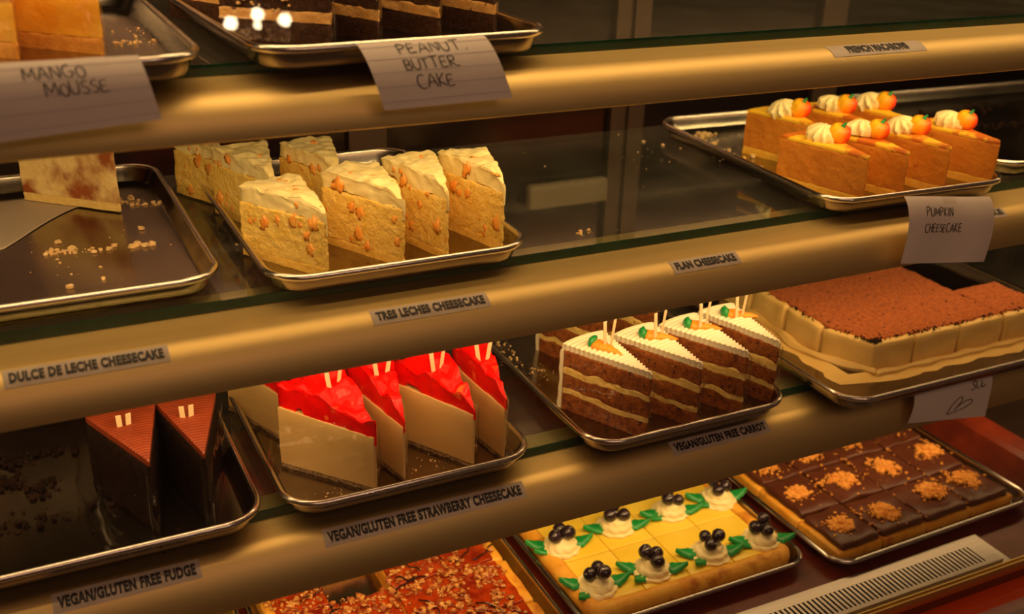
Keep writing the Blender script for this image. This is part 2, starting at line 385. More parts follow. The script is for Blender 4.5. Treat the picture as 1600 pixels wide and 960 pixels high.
# sliding rear doors: dark mirror panels with bronze frames
edges = [-0.58, -0.08, 0.44, 0.83, 1.19, 1.70]
for i in range(5):
    a, b_ = edges[i], edges[i + 1]; off = 0.0 if i % 2 else 0.005
    d = obj('door_%d' % (i + 1), MB().box(a, b_, YB - 0.004 + off, YB + 0.002 + off, 0.0, 0.89).mesh('door_panel', 'door', False)); d['kind'] = 'structure'
    fr = MB().box(a, a + 0.026, YB - 0.014 + off, YB - 0.004 + off, 0.0, 0.89).box(b_ - 0.026, b_, YB - 0.014 + off, YB - 0.004 + off, 0.0, 0.89).box(a + 0.026, b_ - 0.026, YB - 0.014 + off, YB - 0.004 + off, 0.0, 0.03)
    if i == 2:
        obj('door_pull', MB().add(*rbox(0.672, 0.800, YB - 0.022, YB - 0.005, 0.266, 0.300, 0.006)).mesh('door_pull', 'pull', True, 60), d)
    obj('door_frame', fr.mesh('door_frame', 'frame', False), d)
struct('wall_right', MB().box(X1, X1 + 0.02, -0.16, YB + 0.04, -0.03, 0.905), 'wall')
struct('wall_left', MB().box(X0 - 0.02, X0, -0.16, YB + 0.04, -0.03, 0.905), 'wall')
struct('ceiling', MB().box(X0 - 0.02, X1 + 0.02, -0.045, YB + 0.04, 0.905, 0.93), 'wall')
struct('shade_lip', MB().box(X0 - 0.02, X1 + 0.02, -0.050, -0.045, 0.855, 0.93), 'gold_trim')  # unseen lip, added to keep the top strip's light off the papers
# raised red edge of the deck liner and the dark floor past it
b = MB()
prof = [(1.105, 0.0), (1.112, 0.010), (1.125, 0.040), (1.132, 0.045), (1.160, 0.045), (1.160, -0.02), (1.105, -0.02)]
b.loft([[(x, y, z) for x, z in prof] for y in (-0.118, YB)])
struct('trim_1', b, 'liner')
struct('trim_2', MB().box(1.160, X1, -0.118, YB, -0.02, 0.004), 'wall')
# front sill below the front glass: gold track, brown face, red ledge, cream face
b = MB().box(X0, X1, -0.1655, -0.1585, 0.0, 0.0085)
b2 = MB().box(X0, X1, -0.1655, -0.1638, 0.0085, 0.0125).box(X0, X1, -0.1602, -0.1585, 0.0085, 0.0125)
t = struct('trim_3', b, 'gold_trim'); obj('track_lip', b2.mesh('track_lip', 'gold_trim', False), t)
struct('trim_4', MB().box(X0, X1, -0.1645, -0.118, -0.06, 0.0), 'brown')
struct('trim_5', MB().box(X0, X1, -0.182, -0.1645, -0.060, -0.013), 'red')
struct('trim_6', MB().box(X0, X1, -0.196, -0.182, -0.060, -0.024), 'cream')

# rails and shelves -------------------------------------------------
class Rail:
    """rail cover: almost flat top, then a quarter round down to the lower lip"""
    def __init__(s, y0, zt, zb, D=0.057, rx=0.029):
        s.y0 = y0; s.zt = zt; s.zb = zb; s.D = D + y0
        yf = y0 - s.D + rx; dz = 0.0015; P = [(y, zt - dz * (y0 - y) / (y0 - yf)) for y in lin(y0, yf, 8)]
        H = zt - dz - zb
        P += [(yf - rx * sin(radians(a)), zb + H * cos(radians(a))) for a in range(4, 91, 3)]
        s.P = P; s.L = [0.0]
        for a, b in zip(P, P[1:]): s.L.append(s.L[-1] + hypot(a[0] - b[0], a[1] - b[1]))
        s.s0 = s.L[8]; s.rx = rx; s.H = H
    def s_of(s, deg):
        """arc length at an angle on the quarter round"""
        k = 8; a = deg / 3.0
        return s.s0 + a * 3.0 * pi / 180 * (s.rx + 0.1 * (s.H - s.rx))
    def pt(s, x, d, off=0.0):
        d = max(0.0, min(s.L[-1] - 1e-6, d)); k = 0
        while s.L[k + 1] < d: k += 1
        t = (d - s.L[k]) / (s.L[k + 1] - s.L[k]); a, b = s.P[k], s.P[k + 1]
        def nrm(i):
            p, q = s.P[max(i - 1, 0)], s.P[min(i + 1, len(s.P) - 1)]; dy, dz = q[0] - p[0], q[1] - p[1]; L = hypot(dy, dz)
            return dz / L, -dy / L
        n0, n1 = nrm(k), nrm(k + 1); ny, nz_ = n0[0] + (n1[0] - n0[0]) * t, n0[1] + (n1[1] - n0[1]) * t
        return (x, a[0] + (b[0] - a[0]) * t + ny * off, a[1] + (b[1] - a[1]) * t + nz_ * off)
RAILS = [Rail(0.010, S1 - 0.009, 0.5537), Rail(0.010, S2 - 0.009, 0.358), Rail(-0.003, S3 - 0.009, 0.1506)]
names = ('top', 'middle', 'lowest')
for i, r in enumerate(RAILS):
    def section(x):
        P = [(x, y, z) for y, z in r.P]
        P += [(x, r.y0 - r.D, r.zb - 0.0015), (x, r.y0 - r.D + 0.003, r.zb - 0.003), (x, r.y0 - r.D + 0.006, r.zb - 0.001)]
        Q = [(x, r.y0 - r.D + r.rx - (r.rx - 0.003) * sin(radians(a)), r.zb + (r.H - 0.003) * cos(radians(a))) for a in range(85, -1, -8)]
        return P + Q + [(x, r.y0 + 0.036, r.zt - 0.003), (x, r.y0 + 0.036, r.zt)]
    rt = empty('shelf_rail', (0.5, r.y0, r.zb))
    tag(rt, 'curved satin gold metal rail along the front of the %s glass shelf' % names[i], 'rail', 'curved gold shelf rails')
    secs = [section(x) for x in lin(X0, X1, 24)]
    secs = [[(p[0] - 0.5, p[1] - r.y0, p[2] - r.zb) for p in s] for s in secs]
    obj('rail_cover', MB().loft(secs).mesh('rail_cover', 'gold', True, 50), rt)
    # lamp housing behind the rail
    hz = {0: 0.567, 1: 0.374, 2: 0.166}[i]
    obj('lamp_housing', MB().box(X0 - 0.49, X1 - 0.51, STRIP_Y - 0.018 - r.y0, STRIP_Y + 0.017 - r.y0, hz + 0.002 - r.zb, hz + 0.007 - r.zb).mesh('lamp_housing', 'frame', False), rt)
    # glass shelf
    g = empty('glass_shelf', (0.5, r.y0, r.zt))
    tag(g, 'clear glass shelf with green front edge resting on the %s gold rail' % names[i], 'shelf', 'glass shelves')
    yb = 0.366
    obj('glass_plate', MB().box(X0 - 0.498, X1 - 0.502, 0.0005, yb - r.y0, 0.0004, 0.009).mesh('glass_plate', 'glass', False), g)
    obj('glass_edge', MB().box(X0 - 0.498, X1 - 0.502, -0.0012, 0.0003, 0.0004, 0.009).mesh('glass_edge', 'glass_edge', False), g)
hl = obj('lamp_housing', MB().box(X0, X1, STRIP_Y - 0.054, STRIP_Y + 0.017, 0.876, 0.9045).mesh('top_lamp_housing', 'frame', False)); tag(hl, 'bronze lamp housing under the top of the display case', 'lamp housing')

# front glass, leaning back from the gold track
pn = struct('window_1', MB().add([(X0, -0.1620, 0.0090), (X1, -0.1620, 0.0090), (X1, -0.0530, 0.9000), (X0, -0.0530, 0.9000)], [(0, 1, 2, 3)]), 'pane')

# shop lamps behind the viewer that glint in the front glass
for i, (x, y, z) in enumerate(((0.813, -3.217, 0.878), (0.904, -3.199, 0.902), (1.082, -3.980, 0.923), (0.993, -3.183, 0.879))):
    lp = empty('pendant_lamp', (x, y, z)); tag(lp, ['lowest left', 'upper', 'lower middle', 'right-hand'][i] + ' bare bulb glinting in the front glass', 'lamp', 'bare bulbs of the shop')
    v, f = blob(10, 14, 0); r_ = 0.022 if i != 2 else 0.014
    obj('bulb', mesh('bulb', [(p[0] * r_, p[1] * r_, p[2] * r_) for p in v], f, 'bulb'), lp)
    obj('cord', MB().tube([(0, 0, r_), (0, 0, 2.3 - z)], 0.003).mesh('cord', 'cord'), lp)

# vent grille ---------------------------------------------------------
vt = empty('vent_grille', (0.5, -0.14, 0.0)); tag(vt, 'brushed steel slotted vent strip along the bottom front of the case', 'vent')
xe = 0.972
b = MB().box(X0 - 0.49, xe + 0.014 - 0.5, -0.0180, 0.042, 0.0002, 0.004)
obj('base_plate', b.mesh('vent_base', 'steel2', False), vt)
b = MB()
yA, yB_ = -0.006, 0.022     # slot band, local y
zt = 0.010
b.box(X0 - 0.49, xe - 0.5, yB_, 0.030, zt - 0.0015, zt).box(X0 - 0.49, xe - 0.5, -0.0115, yA, zt - 0.0015, zt)
b.box(X0 - 0.49, xe - 0.5, 0.0285, 0.030, 0.004, zt - 0.0015).box(X0 - 0.49, xe - 0.5, -0.0115, -0.0100, 0.004, zt - 0.0015)
b.box(xe - 0.522, xe - 0.5, yA, yB_, zt - 0.0015, zt)
obj('grille_frame', b.mesh('grille_frame', 'steel2', False), vt)
b = MB(); x = xe - 0.524
while x > -0.02:
    b.box(x - 0.0034, x, yA, yB_, zt - 0.0022, zt - 0.0002); x -= 0.0062
tag(obj('louver_bars', b.mesh('louver_bars', 'steel2', False), vt), kind='stuff')
obj('slot_shadow_plate', MB().box(X0 - 0.485, xe - 0.502, -0.0095, 0.028, 0.0042, 0.0050).mesh('slot_shade_sheet', 'dark', False), vt)  # dark sheet standing in for the shade inside the slots

# ================================================================ TRAYS
def rrect(W, D, r, z, inset=0.0, n=7):
    r = max(r - inset, 0.002); w, d = W / 2 - inset, D / 2 - inset; P = []
    for (cx, cy, a0) in ((w - r, d - r, 0), (-w + r, d - r, 90), (-w + r, -d + r, 180), (w - r, -d + r, 270)):
        for k in range(n + 1):
            a = radians(a0 + 90 * k / n); P.append((cx + r * cos(a), cy + r * sin(a), z))
    return P
def tray(label, x0, x1, y0, y1, z, rz=0.0, h=0.019, r=0.036, group='aluminium baking trays in the case'):
    W, D = x1 - x0, y1 - y0
    t = empty('baking_tray', ((x0 + x1) / 2, (y0 + y1) / 2, z), radians(rz)); tag(t, label, 'tray', group)
    seg = [(0.0135, 0.0), (0.0115, 0.0002), (0.0095, 0.0025), (0.0048, h - 0.004), (0.0052, h - 0.003), (0.0060, h - 0.003), (0.0110, 0.0035), (0.0130, 0.0018), (0.0160, 0.0014)]
    obj('pan', MB().loft([rrect(W, D, r, zz, i) for i, zz in seg]).mesh('pan', 'steel', True, 60), t)
    rb = 0.0031; R = []
    for k in range(9):
        a = 2 * pi * k / 9; R.append(rrect(W, D, r, h - rb + rb * sin(a), rb - rb * cos(a)))
    obj('rolled_rim', MB().loft(R, close=True).mesh('rolled_rim', 'rim', True), t)
    return t

tray('tray of mango mousse slices at the upper left, behind the MANGO MOUSSE note', -0.10, 0.146, -0.050, 0.295, S1 + 0.0005)
tray('tray of peanut butter cake slices on the top shelf', 0.171, 0.420, -0.038, 0.300, S1 + 0.0005, rz=3.0)
tray('nearly empty crumb-strewn tray with parchment and one dulce de leche slice', -0.30, 0.158, 0.016, 0.362, S2 + 0.0005)
tray('tray holding the tres leches cheesecake slices', 0.186, 0.426, -0.012, 0.330, S2 + 0.0005)
tray('tray holding the pumpkin cheesecake slices', 0.766, 1.018, -0.022, 0.336, S2 + 0.0005, rz=-2.0)
tray('empty tray with dark crumbs to the right of the pumpkin cheesecake', 1.050, 1.50, 0.01, 0.36, S2 + 0.0005, rz=-2.0)
tray('wide crumb-strewn tray holding the two fudge cake slices', -0.30, 0.166, -0.040, 0.305, S3 + 0.0005)
tray('tray holding the red strawberry cheesecake slices', 0.181, 0.423, -0.040, 0.300, S3 + 0.0005)
tray('tray holding the carrot cake slices', 0.474, 0.717, -0.054, 0.290, S3 + 0.0005)
tray('tray under the tiramisu slab', 0.762, 1.20, -0.084, 0.28, S3 + 0.0005)
tray('tray at the lower left under the pecan bars', 0.165, 0.462, -0.105, 0.255, 0.0005, h=0.017, r=0.028)
tray('tray under the lemon blueberry bars', 0.472, 0.762, -0.070, 0.290, 0.0005, h=0.017, r=0.028)
tray('tray under the chocolate crumble bars beside the vent', 0.776, 1.100, -0.090, 0.270, 0.0005, h=0.017, r=0.028, rz=1.2)
tray('tray with a pale yellow bake at the bottom left corner', -0.16, 0.158, -0.105, 0.255, 0.0005, h=0.017, r=0.028)

# ================================================================ CAKE SLICES
def wedge(r, ang, z0, z1, fn=None, ns=14, nt=10, nzz=4, s0=0.04, rr=0.0015, back=0.0, out=0.0, amp=0.0, sc=120, seed=0.0):
    """wedge of a round cake: tip at the origin, axis +Y"""
    a = ang / 2; r += back
    def f(s, t, z):
        S = max(s * r, 0)
        x, y = S * sin(t * a), S * cos(t * a)
        k = max(0.0, (z - (z1 - rr)) / rr) if rr > 0 else 0.0
        ins = rr * (1 - sqrt(max(0.0, 1 - k * k))) - out
        # inset towards the inside
        if abs(t) > 0.999: x -= math.copysign(ins * cos(a), t); y += ins * sin(a)
        if s > 0.999: y -= ins
        if s <= s0 + 1e-6: y += ins
        p = (x, y, z)
        if amp: 
            q = nzv(p, sc, amp, seed); p = (q[0], q[1], q[2] if z > z0 + 1e-6 else z)
        if fn: p = fn(p, s, t, z)
        return p
    return boxgrid(lin(s0, 1.0, ns), lin(-1, 1, nt), eased(z0, z1, nzz, rr) if rr > 0 else lin(z0, z1, nzz), f)

def place(name, label, cat, group, tip, hl_, hr_, z):
    mid = (hl_ + hr_) / 2
    t = empty(name, (tip[0], tip[1], z), radians(mid - 90)); tag(t, label, cat, group)
    return t, radians(hl_ - hr_)
def pick_pair(t, y, x, z, h, lean=0.12, w_=0.0016):
    for sgn in (-1, 1):
        v, f = MB().box(-w_, w_, -0.0007, 0.0007, 0, h).v, MB().box(-w_, w_, -0.0007, 0.0007, 0, h).f
        obj('wooden_pick', mesh('wooden_pick', v, f, 'pick', False), t, (x + sgn * 0.0035, y, z), (0.05, sgn * lean, 0.3 * sgn))
def wrap(t, r, ang, h, off=0.0015, z0=0.001, flare=0.0, close_back=False):
    """clear sheet folded round the two cut faces"""
    a = ang / 2; P = []
    for s in lin(r, 0.004, 9): P.append((-s * sin(a) - off * cos(a), s * cos(a) - off * sin(a)))
    P.append((0, -off * 1.2))
    for s in lin(0.004, r, 9): P.append((s * sin(a) + off * cos(a), s * cos(a) - off * sin(a)))
    v = []; f = []; K = 6
    for i, (x, y) in enumerate(P):
        for k in range(K + 1):
            zz = z0 + h * k / K; q = nzv((x, y, zz), 40, 0.0006, ang * 9)
            v.append((q[0], q[1], zz))
    for i in range(len(P) - 1):
        for k in range(K):
            a0 = i * (K + 1) + k; f.append((a0, a0 + K + 1, a0 + K + 2, a0 + 1))
    obj('clear_wrap', mesh('clear_wrap', v, f, 'wrap'), t)

# --- tres leches ----------------------------------------------------
lump_meshes = []
for k in range(5):
    v, f = blob(6, 9, 1.0, k * 3.1 + 0.7, 1.7); lump_meshes.append((v, f))
def tres(tip, hl_, hr_, r, H, label, seed):
    t, ang = place('tres_leches_slice', label, 'cake slice', 'tres leches cheesecake slices', tip, hl_, hr_, S2 + 0.002)
    v, f = wedge(r, ang, 0, 0.008, amp=0.0012, sc=160, seed=seed, rr=0.001); obj('base_layer', mesh('base_layer', v, f, 'tl_base', True, 55), t)
    v, f = wedge(r, ang, 0.0082, H * 0.76, amp=0.0013, sc=230, seed=seed + 3, nzz=18, rr=0.0012, ns=34, nt=12); obj('cake_body', mesh('cake_body', v, f, 'tl_body', True, 55), t)
    def fn(p, s, t_, z):
        x, y, zz = p
        if z > H * 0.9: zz += 0.0022 * nz(p, 55, seed) + 0.002 * nz(p, 130, seed)
        if z < H * 0.78: zz += 0.0045 * nz((x, y, 0), 70, seed + 5) - (0.010 if s < 0.12 else 0.0)
        if s < 0.3: zz -= 0.014 * (1 - s / 0.3) ** 2 if z > H * 0.9 else 0
        return (x, y, zz)
    v, f = wedge(r, ang, H * 0.762, H, fn, amp=0.0014, sc=120, seed=seed + 7, ns=34, nt=22, nzz=6, rr=0.004, out=0.0012); obj('cream_topping', mesh('cream_topping', v, f, 'tl_top', True, 75), t)
    R = random.Random(int(seed * 10)); a = ang / 2
    for k in range(17):
        side = -1 if k < 11 else 0
        s = R.uniform(0.10, 0.94) * r; sz = R.choice([R.uniform(0.0012, 0.0026), R.uniform(0.0026, 0.0056)])
        lv, lf = lump_meshes[k % 5]; me = mesh('peach_piece', [(p[0] * sz, p[1] * sz * 0.22, p[2] * sz * 1.3) for p in lv], lf, 'peach')
        if side:
            obj('peach_piece', me, t, (-s * sin(a), s * cos(a), R.uniform(0.008, H * 0.92) - (0.006 if s < 0.03 else 0)), (0, R.uniform(-0.6, 0.6), pi / 2 + a))
        else:
            tt = R.uniform(-0.8, 0.8) * a
            obj('peach_piece', me, t, (s * sin(tt), s * cos(tt), H - 0.0008 - (0.008 * (1 - s / (0.3 * r)) ** 2 if s < 0.3 * r else 0)), (pi / 2 + R.uniform(-.2, .2), 0, R.uniform(0, 3)), 0.75)
    return t
G = 'in the front row of tres leches'
tres((0.243, 0.014), 122, 88, 0.101, 0.065, 'leftmost tres leches slice ' + G, 1.3)
tres((0.311, 0.014), 118, 85, 0.101, 0.070, 'second tres leches slice from the left ' + G, 2.7)
tres((0.352, 0.016), 107, 75, 0.098, 0.073, 'third tres leches slice from the left ' + G, 4.1)
tres((0.407, 0.017), 106, 76, 0.099, 0.073, 'rightmost tres leches slice ' + G, 5.9)
tres((0.228, 0.128), 112, 79, 0.100, 0.066, 'tres leches slice in the back row behind the leftmost one', 7.7)
tres((0.290, 0.126), 110, 78, 0.098, 0.066, 'tres leches slice in the back row behind the second one', 9.2)
tres((0.208, 0.222), 118, 92, 0.085, 0.060, 'tres leches slice furthest left and back, mostly hidden', 11.5)

# --- dulce de leche ---------------------------------------------------
t, ang = place('dulce_de_leche_slice', 'single caramel-marbled cheesecake slice standing on parchment at the left', 'cake slice', None, (0.108, 0.248), 138, 108, S2 + 0.0036)
v, f = wedge(0.112, ang, 0, 0.008, amp=0.0012, sc=160, seed=2, rr=0.001); obj('base_layer', mesh('base_layer', v, f, 'dl_base', True, 55), t)
v, f = wedge(0.112, ang, 0.0082, 0.066, amp=0.0012, sc=120, seed=5, nzz=8, rr=0.002); obj('cake_body', mesh('cake_body', v, f, 'dl_body', True, 55), t)
v, f = wedge(0.112, ang, 0.0662, 0.072, amp=0.001, sc=90, seed=8, rr=0.003); obj('cream_topping', mesh('cream_topping', v, f, 'tl_top', True, 55), t)

# --- mango mousse -----------------------------------------------------
for i, (tip, a0, a1) in enumerate((((0.0905, 0.055), 137, 104), ((0.032, 0.055), 137, 104))):
    t, ang = place('mango_mousse_slice', ['mango mousse slice nearest the peanut butter tray', 'mango mousse slice cut off by the left edge of the picture'][i], 'cake slice', 'mango mousse slices', tip, a0, a1, S1 + 0.002)
    for k, (z0, z1, mt_) in enumerate(((0, 0.012, 'mg_sponge'), (0.0122, 0.040, 'mg_body'), (0.0402, 0.044, 'mg_sponge'), (0.0442, 0.078, 'mg_body'))):
        v, f = wedge(0.095, ang, z0, z1, amp=0.001, sc=110, seed=i * 5 + k, nzz=4, rr=0.001); obj(['sponge_layer', 'mousse_layer', 'sponge_layer', 'mousse_layer'][k], mesh('layer', v, f, mt_, True, 55), t)
    wrap(t, 0.095, ang, 0.080)

# --- peanut butter cake -------------------------------------------------
pbl = ['leftmost peanut butter cake slice in the front row', 'second peanut butter cake slice from the left', 'third peanut butter cake slice from the left', 'rightmost peanut butter cake slice', 'peanut butter cake slice behind the leftmost one']
for i, (tip, a0, a1) in enumerate((((0.262, 0.038), 142, 104), ((0.302, 0.040), 115, 88), ((0.355, 0.042), 112, 82), ((0.408, 0.045), 110, 80), ((0.215, 0.135), 120, 88))):
    t, ang = place('peanut_butter_slice', pbl[i], 'cake slice', 'peanut butter cake slices', tip, a0, a1, S1 + 0.002)
    for k, (z0, z1, mt_) in enumerate(((0, 0.017, 'pb_cake'), (0.0172, 0.026, 'pb_cream'), (0.0262, 0.044, 'pb_cake'), (0.0442, 0.052, 'pb_cream'), (0.0522, 0.070, 'pb_cake'), (0.0702, 0.080, 'pb_top'))):
        v, f = wedge(0.098, ang, z0, z1, amp=0.0016, sc=160, seed=i * 7 + k, nzz=3, rr=0.001); obj({'pb_cake': 'chocolate_layer', 'pb_cream': 'peanut_cream_layer', 'pb_top': 'crumble_topping'}[mt_], mesh('layer', v, f, mt_, True, 60), t)
    # crumble pressed onto the outside
    if i in (0, 4):
        B = MB(); pts = []; sz = []
        for _ in range(170):
            s = rnd.uniform(0.35, 1.0) * 0.098; z = rnd.triangular(0.022, 0.078, 0.06); pts.append((-s * sin(ang / 2) - 0.001, s * cos(ang / 2), z)); sz.append(rnd.uniform(0.001, 0.0022))
        scatter_blobs(B, pts, sz, 0.8); tag(obj('nut_crumble', B.mesh('nut_crumble', 'pb_top'), t), kind='stuff')
    wrap(t, 0.098, ang, 0.084)

# --- pumpkin cheesecake -------------------------------------------------
def shell_mesh(name, R, H, lobes, twist, depth, mt_, nh=10, tip=0.12):
    v = []; f = []; n = lobes * 4
    for i in range(nh + 1):
        h = i / nh; rad = R * (sqrt(max(0, 1 - (h * 0.98) ** 2)) * (0.82 + 0.18 * sin(h * pi)) + tip * 0.0)
        for k in range(n):
            ph = 2 * pi * k / n
            rr = rad * (1 + depth * abs(cos(lobes * ph / 2 + twist * h)) - depth * 0.5)
            v.append((rr * cos(ph), rr * sin(ph), H * (h ** 0.8)))
    for i in range(nh):
        for k in range(n):
            c = (k + 1) % n; f.append((i * n + k, i * n + c, (i + 1) * n + c, (i + 1) * n + k))
    f.append(tuple(range(n))[::-1]); f.append(tuple(nh * n + k for k in range(n)))
    return mesh(name, v, f, mt_, True, 70)
ROS1 = shell_mesh('cream_rosette', 0.0160, 0.0185, 10, 1.6, 0.55, 'cream_w')
def ribbed_ball(r, ribs, mt_, name):
    v = [(0, 0, -r * 0.72)]; f = []; nl, no = 9, ribs * 4
    for i in range(1, nl):
        th = pi * i / nl
        for k in range(no):
            ph = 2 * pi * k / no; q = r * sin(th) * (1 + 0.10 * (abs(cos(ribs * ph / 2)) - 0.6))
            v.append((q * cos(ph), q * sin(ph), -r * 0.80 * cos(th) - 0.12 * r * (1 if i == nl - 1 else 0)))
    v.append((0, 0, r * 0.62)); L = len(v) - 1
    for k in range(no):
        c = (k + 1) % no
        f.append((0, 1 + c, 1 + k)); f.append((L, 1 + (nl - 2) * no + k, 1 + (nl - 2) * no + c))
        for i in range(nl - 2):
            a = 1 + i * no; f.append((a + k, a + c, a + no + c, a + no + k))
    return mesh(name, v, f, mt_, True, 60)
CANDY = ribbed_ball(0.0122, 8, 'candy', 'candy_pumpkin')
STEM = MB().tube([(0, 0, 0), (0.0003, 0, 0.0025), (0.0012, 0, 0.005)], [0.0035, 0.0017, 0.0013], 7).mesh('pumpkin_stem', 'green')
def pump(tip, hl_, hr_, r, H, label, seed, ros=0.076):
    t, ang = place('pumpkin_cheesecake_slice', label, 'cake slice', 'pumpkin cheesecake slices', tip, hl_, hr_, S2 + 0.002)
    v, f = wedge(r, ang, 0, 0.009, amp=0.0008, sc=160, seed=seed, rr=0.001); obj('base_layer', mesh('base_layer', v, f, 'pk_base', True, 55), t)
    v, f = wedge(r, ang, 0.0092, H - 0.0042, amp=0.0009, sc=200, seed=seed + 3, nzz=14, ns=30, rr=0.001); obj('pumpkin_filling', mesh('pumpkin_filling', v, f, 'pk_body', True, 55), t)
    v, f = wedge(r, ang, H - 0.004, H, amp=0.0007, sc=90, seed=seed + 4, nzz=2, rr=0.002); obj('baked_top', mesh('baked_top', v, f, 'pk_top', True, 65), t)
    rz = radians(90 - (hl_ + hr_) / 2)
    o = obj('cream_rosette', ROS1, t, (0, ros, H - 0.0015), (0.1, -0.25, seed))
    c = obj('candy_pumpkin', CANDY, t, (0.010 * cos(rz) + 0.0155 * sin(rz), ros + 0.010 * sin(rz) - 0.0155 * cos(rz), H + 0.0090), (0.30, 0.25, rz - 0.35), (1.0, 1.0, 1.18))
    obj('stem', STEM, c, (0, 0, 0.0070))
GP = ' slice topped with cream and candy pumpkin'
for i, (tip, a0, a1) in enumerate((((0.817, -0.003), 107, 77), ((0.870, -0.005), 105, 78), ((0.929, -0.007), 105, 78), ((1.002, -0.007), 108, 78))):
    pump(tip, a0, a1, 0.112, 0.054, ['leftmost', 'second', 'third', 'rightmost'][i] + ' front-row pumpkin cheesecake' + GP, i * 2.3 + 1)
for i, (tip, a0, a1) in enumerate((((0.855, 0.114), 108, 80), ((0.922, 0.112), 106, 80), ((0.980, 0.108), 106, 80))):
    pump(tip, a0, a1, 0.105, 0.054, ['leftmost', 'middle', 'rightmost'][i] + ' back-row pumpkin cheesecake' + GP, i * 2.9 + 12, 0.066)

# --- strawberry cheesecake ------------------------------------------------
def straw(tip, hl_, hr_, r, H, label, seed, picks=True, flap=False):
    t, ang = place('strawberry_cheesecake_slice', label, 'cake slice', 'strawberry cheesecake slices', tip, hl_, hr_, S3 + 0.002)
    v, f = wedge(r, ang, 0, 0.004, amp=0.002, sc=260, seed=seed, rr=0.001, out=0.0006, ns=24); obj('crumb_base', mesh('crumb_base', v, f, 'st_base', True, 60), t)
    v, f = wedge(r, ang, 0.0042, H - 0.004, lambda p, s, t_, z: (p[0], p[1], p[2] + 0.008 * s * z / H), amp=0.0006, sc=60, seed=seed + 1, nzz=5, rr=0.001); obj('cheesecake_body', mesh('cheesecake_body', v, f, 'st_body', True, 55), t)
    def fn(p, s, t_, z):
        x, y, zz = p
        zz += 0.008 * s
        if z > H: zz += 0.012 * s + 0.013 * max(-0.25, nz((x, y, 0), 58, seed)) + 0.004 * nz((x, y, 0), 140, seed) + 0.006 * sin(pi * min(1, s)) - 0.004
        elif z < H - 0.002: zz += -0.005 + 0.020 * nz((x, y, 0), 78, seed + 2)
        return (x, y, zz)
    v, f = wedge(r, ang, H - 0.004, H + 0.010, fn, amp=0.0010, sc=90, seed=seed + 7, ns=26, nt=16, nzz=4, rr=0.004, out=0.0016); obj('strawberry_topping', mesh('strawberry_topping', v, f, 'jelly', True, 85), t)
    if picks: pick_pair(t, 0.060, 0.0, H + 0.014, 0.030, 0.14, 0.002)
    wrap(t, r, ang, H + 0.004, off=0.0028)
    if flap:
        v = []; f = []
        for i in range(9):
            for k in range(7):
                u, w_ = i / 8, k / 6
                v.append((-r * sin(ang / 2) - 0.004 - 0.030 * u * (1 - 0.3 * w_), r * cos(ang / 2) + 0.004 + 0.006 * sin(u * 5) - 0.025 * u, 0.004 + w_ * (0.034 - 0.012 * u) + 0.004 * sin(w_ * 4 + u * 3)))
        for i in range(8):
            for k in range(6):
                a = i * 7 + k; f.append((a, a + 7, a + 8, a + 1))
        obj('wrap_flap', mesh('wrap_flap', v, f, 'wrap'), t)
straw((0.269, -0.021), 131, 90, 0.104, 0.060, 'leftmost strawberry cheesecake slice, wide cut side and loose wrap flap showing', 1.2, flap=True)
straw((0.297, -0.016), 104, 76, 0.100, 0.060, 'second strawberry cheesecake slice, only a narrow strip of its side showing', 3.4)
straw((0.366, -0.019), 122, 88, 0.100, 0.060, 'third strawberry cheesecake slice from the left', 5.8)
straw((0.396, -0.020), 99, 76, 0.098, 0.060, 'rightmost strawberry cheesecake slice beside the tray end', 8.1)
straw((0.214, 0.100), 112, 84, 0.090, 0.054, 'strawberry cheesecake slice at the back left under the gold rail', 10.1, False)
straw((0.285, 0.102), 108, 82, 0.090, 0.054, 'strawberry cheesecake slice at the back middle under the gold rail', 12.6, False)

# --- carrot cake ------------------------------------------------------------
def carrot_mesh():
    v = []; f = []; n = 8; L = 0.030
    for i in range(13):
        u = i / 12; rad = 0.0062 * (1 - u) ** 0.75 * (0.75 + 0.25 * min(1, u * 6)) + 0.0006
        rad *= 1 + 0.10 * sin(u * 26)
        for k in range(n):
            ph = 2 * pi * k / n; v.append((rad * cos(ph) + 0.003 * u * u, L * u, max(-0.001, rad * 0.75 * sin(ph))))
    for i in range(12):
        for k in range(n):
            c = (k + 1) % n; f.append((i * n + k, i * n + c, (i + 1) * n + c, (i + 1) * n + k))
    f.append(tuple(range(n))); f.append(tuple(12 * n + k for k in range(n)))
    return mesh('icing_carrot', v, f, 'orange', True)
CARROT = carrot_mesh()
_v, _f = blob(6, 9, 0.35, 4.0, 1.5)
CLEAF = mesh('icing_leaves', [(p[0] * 0.0048, p[1] * 0.0042 - 0.0015, p[2] * 0.0042 + 0.0022) for p in _v], _f, 'green')
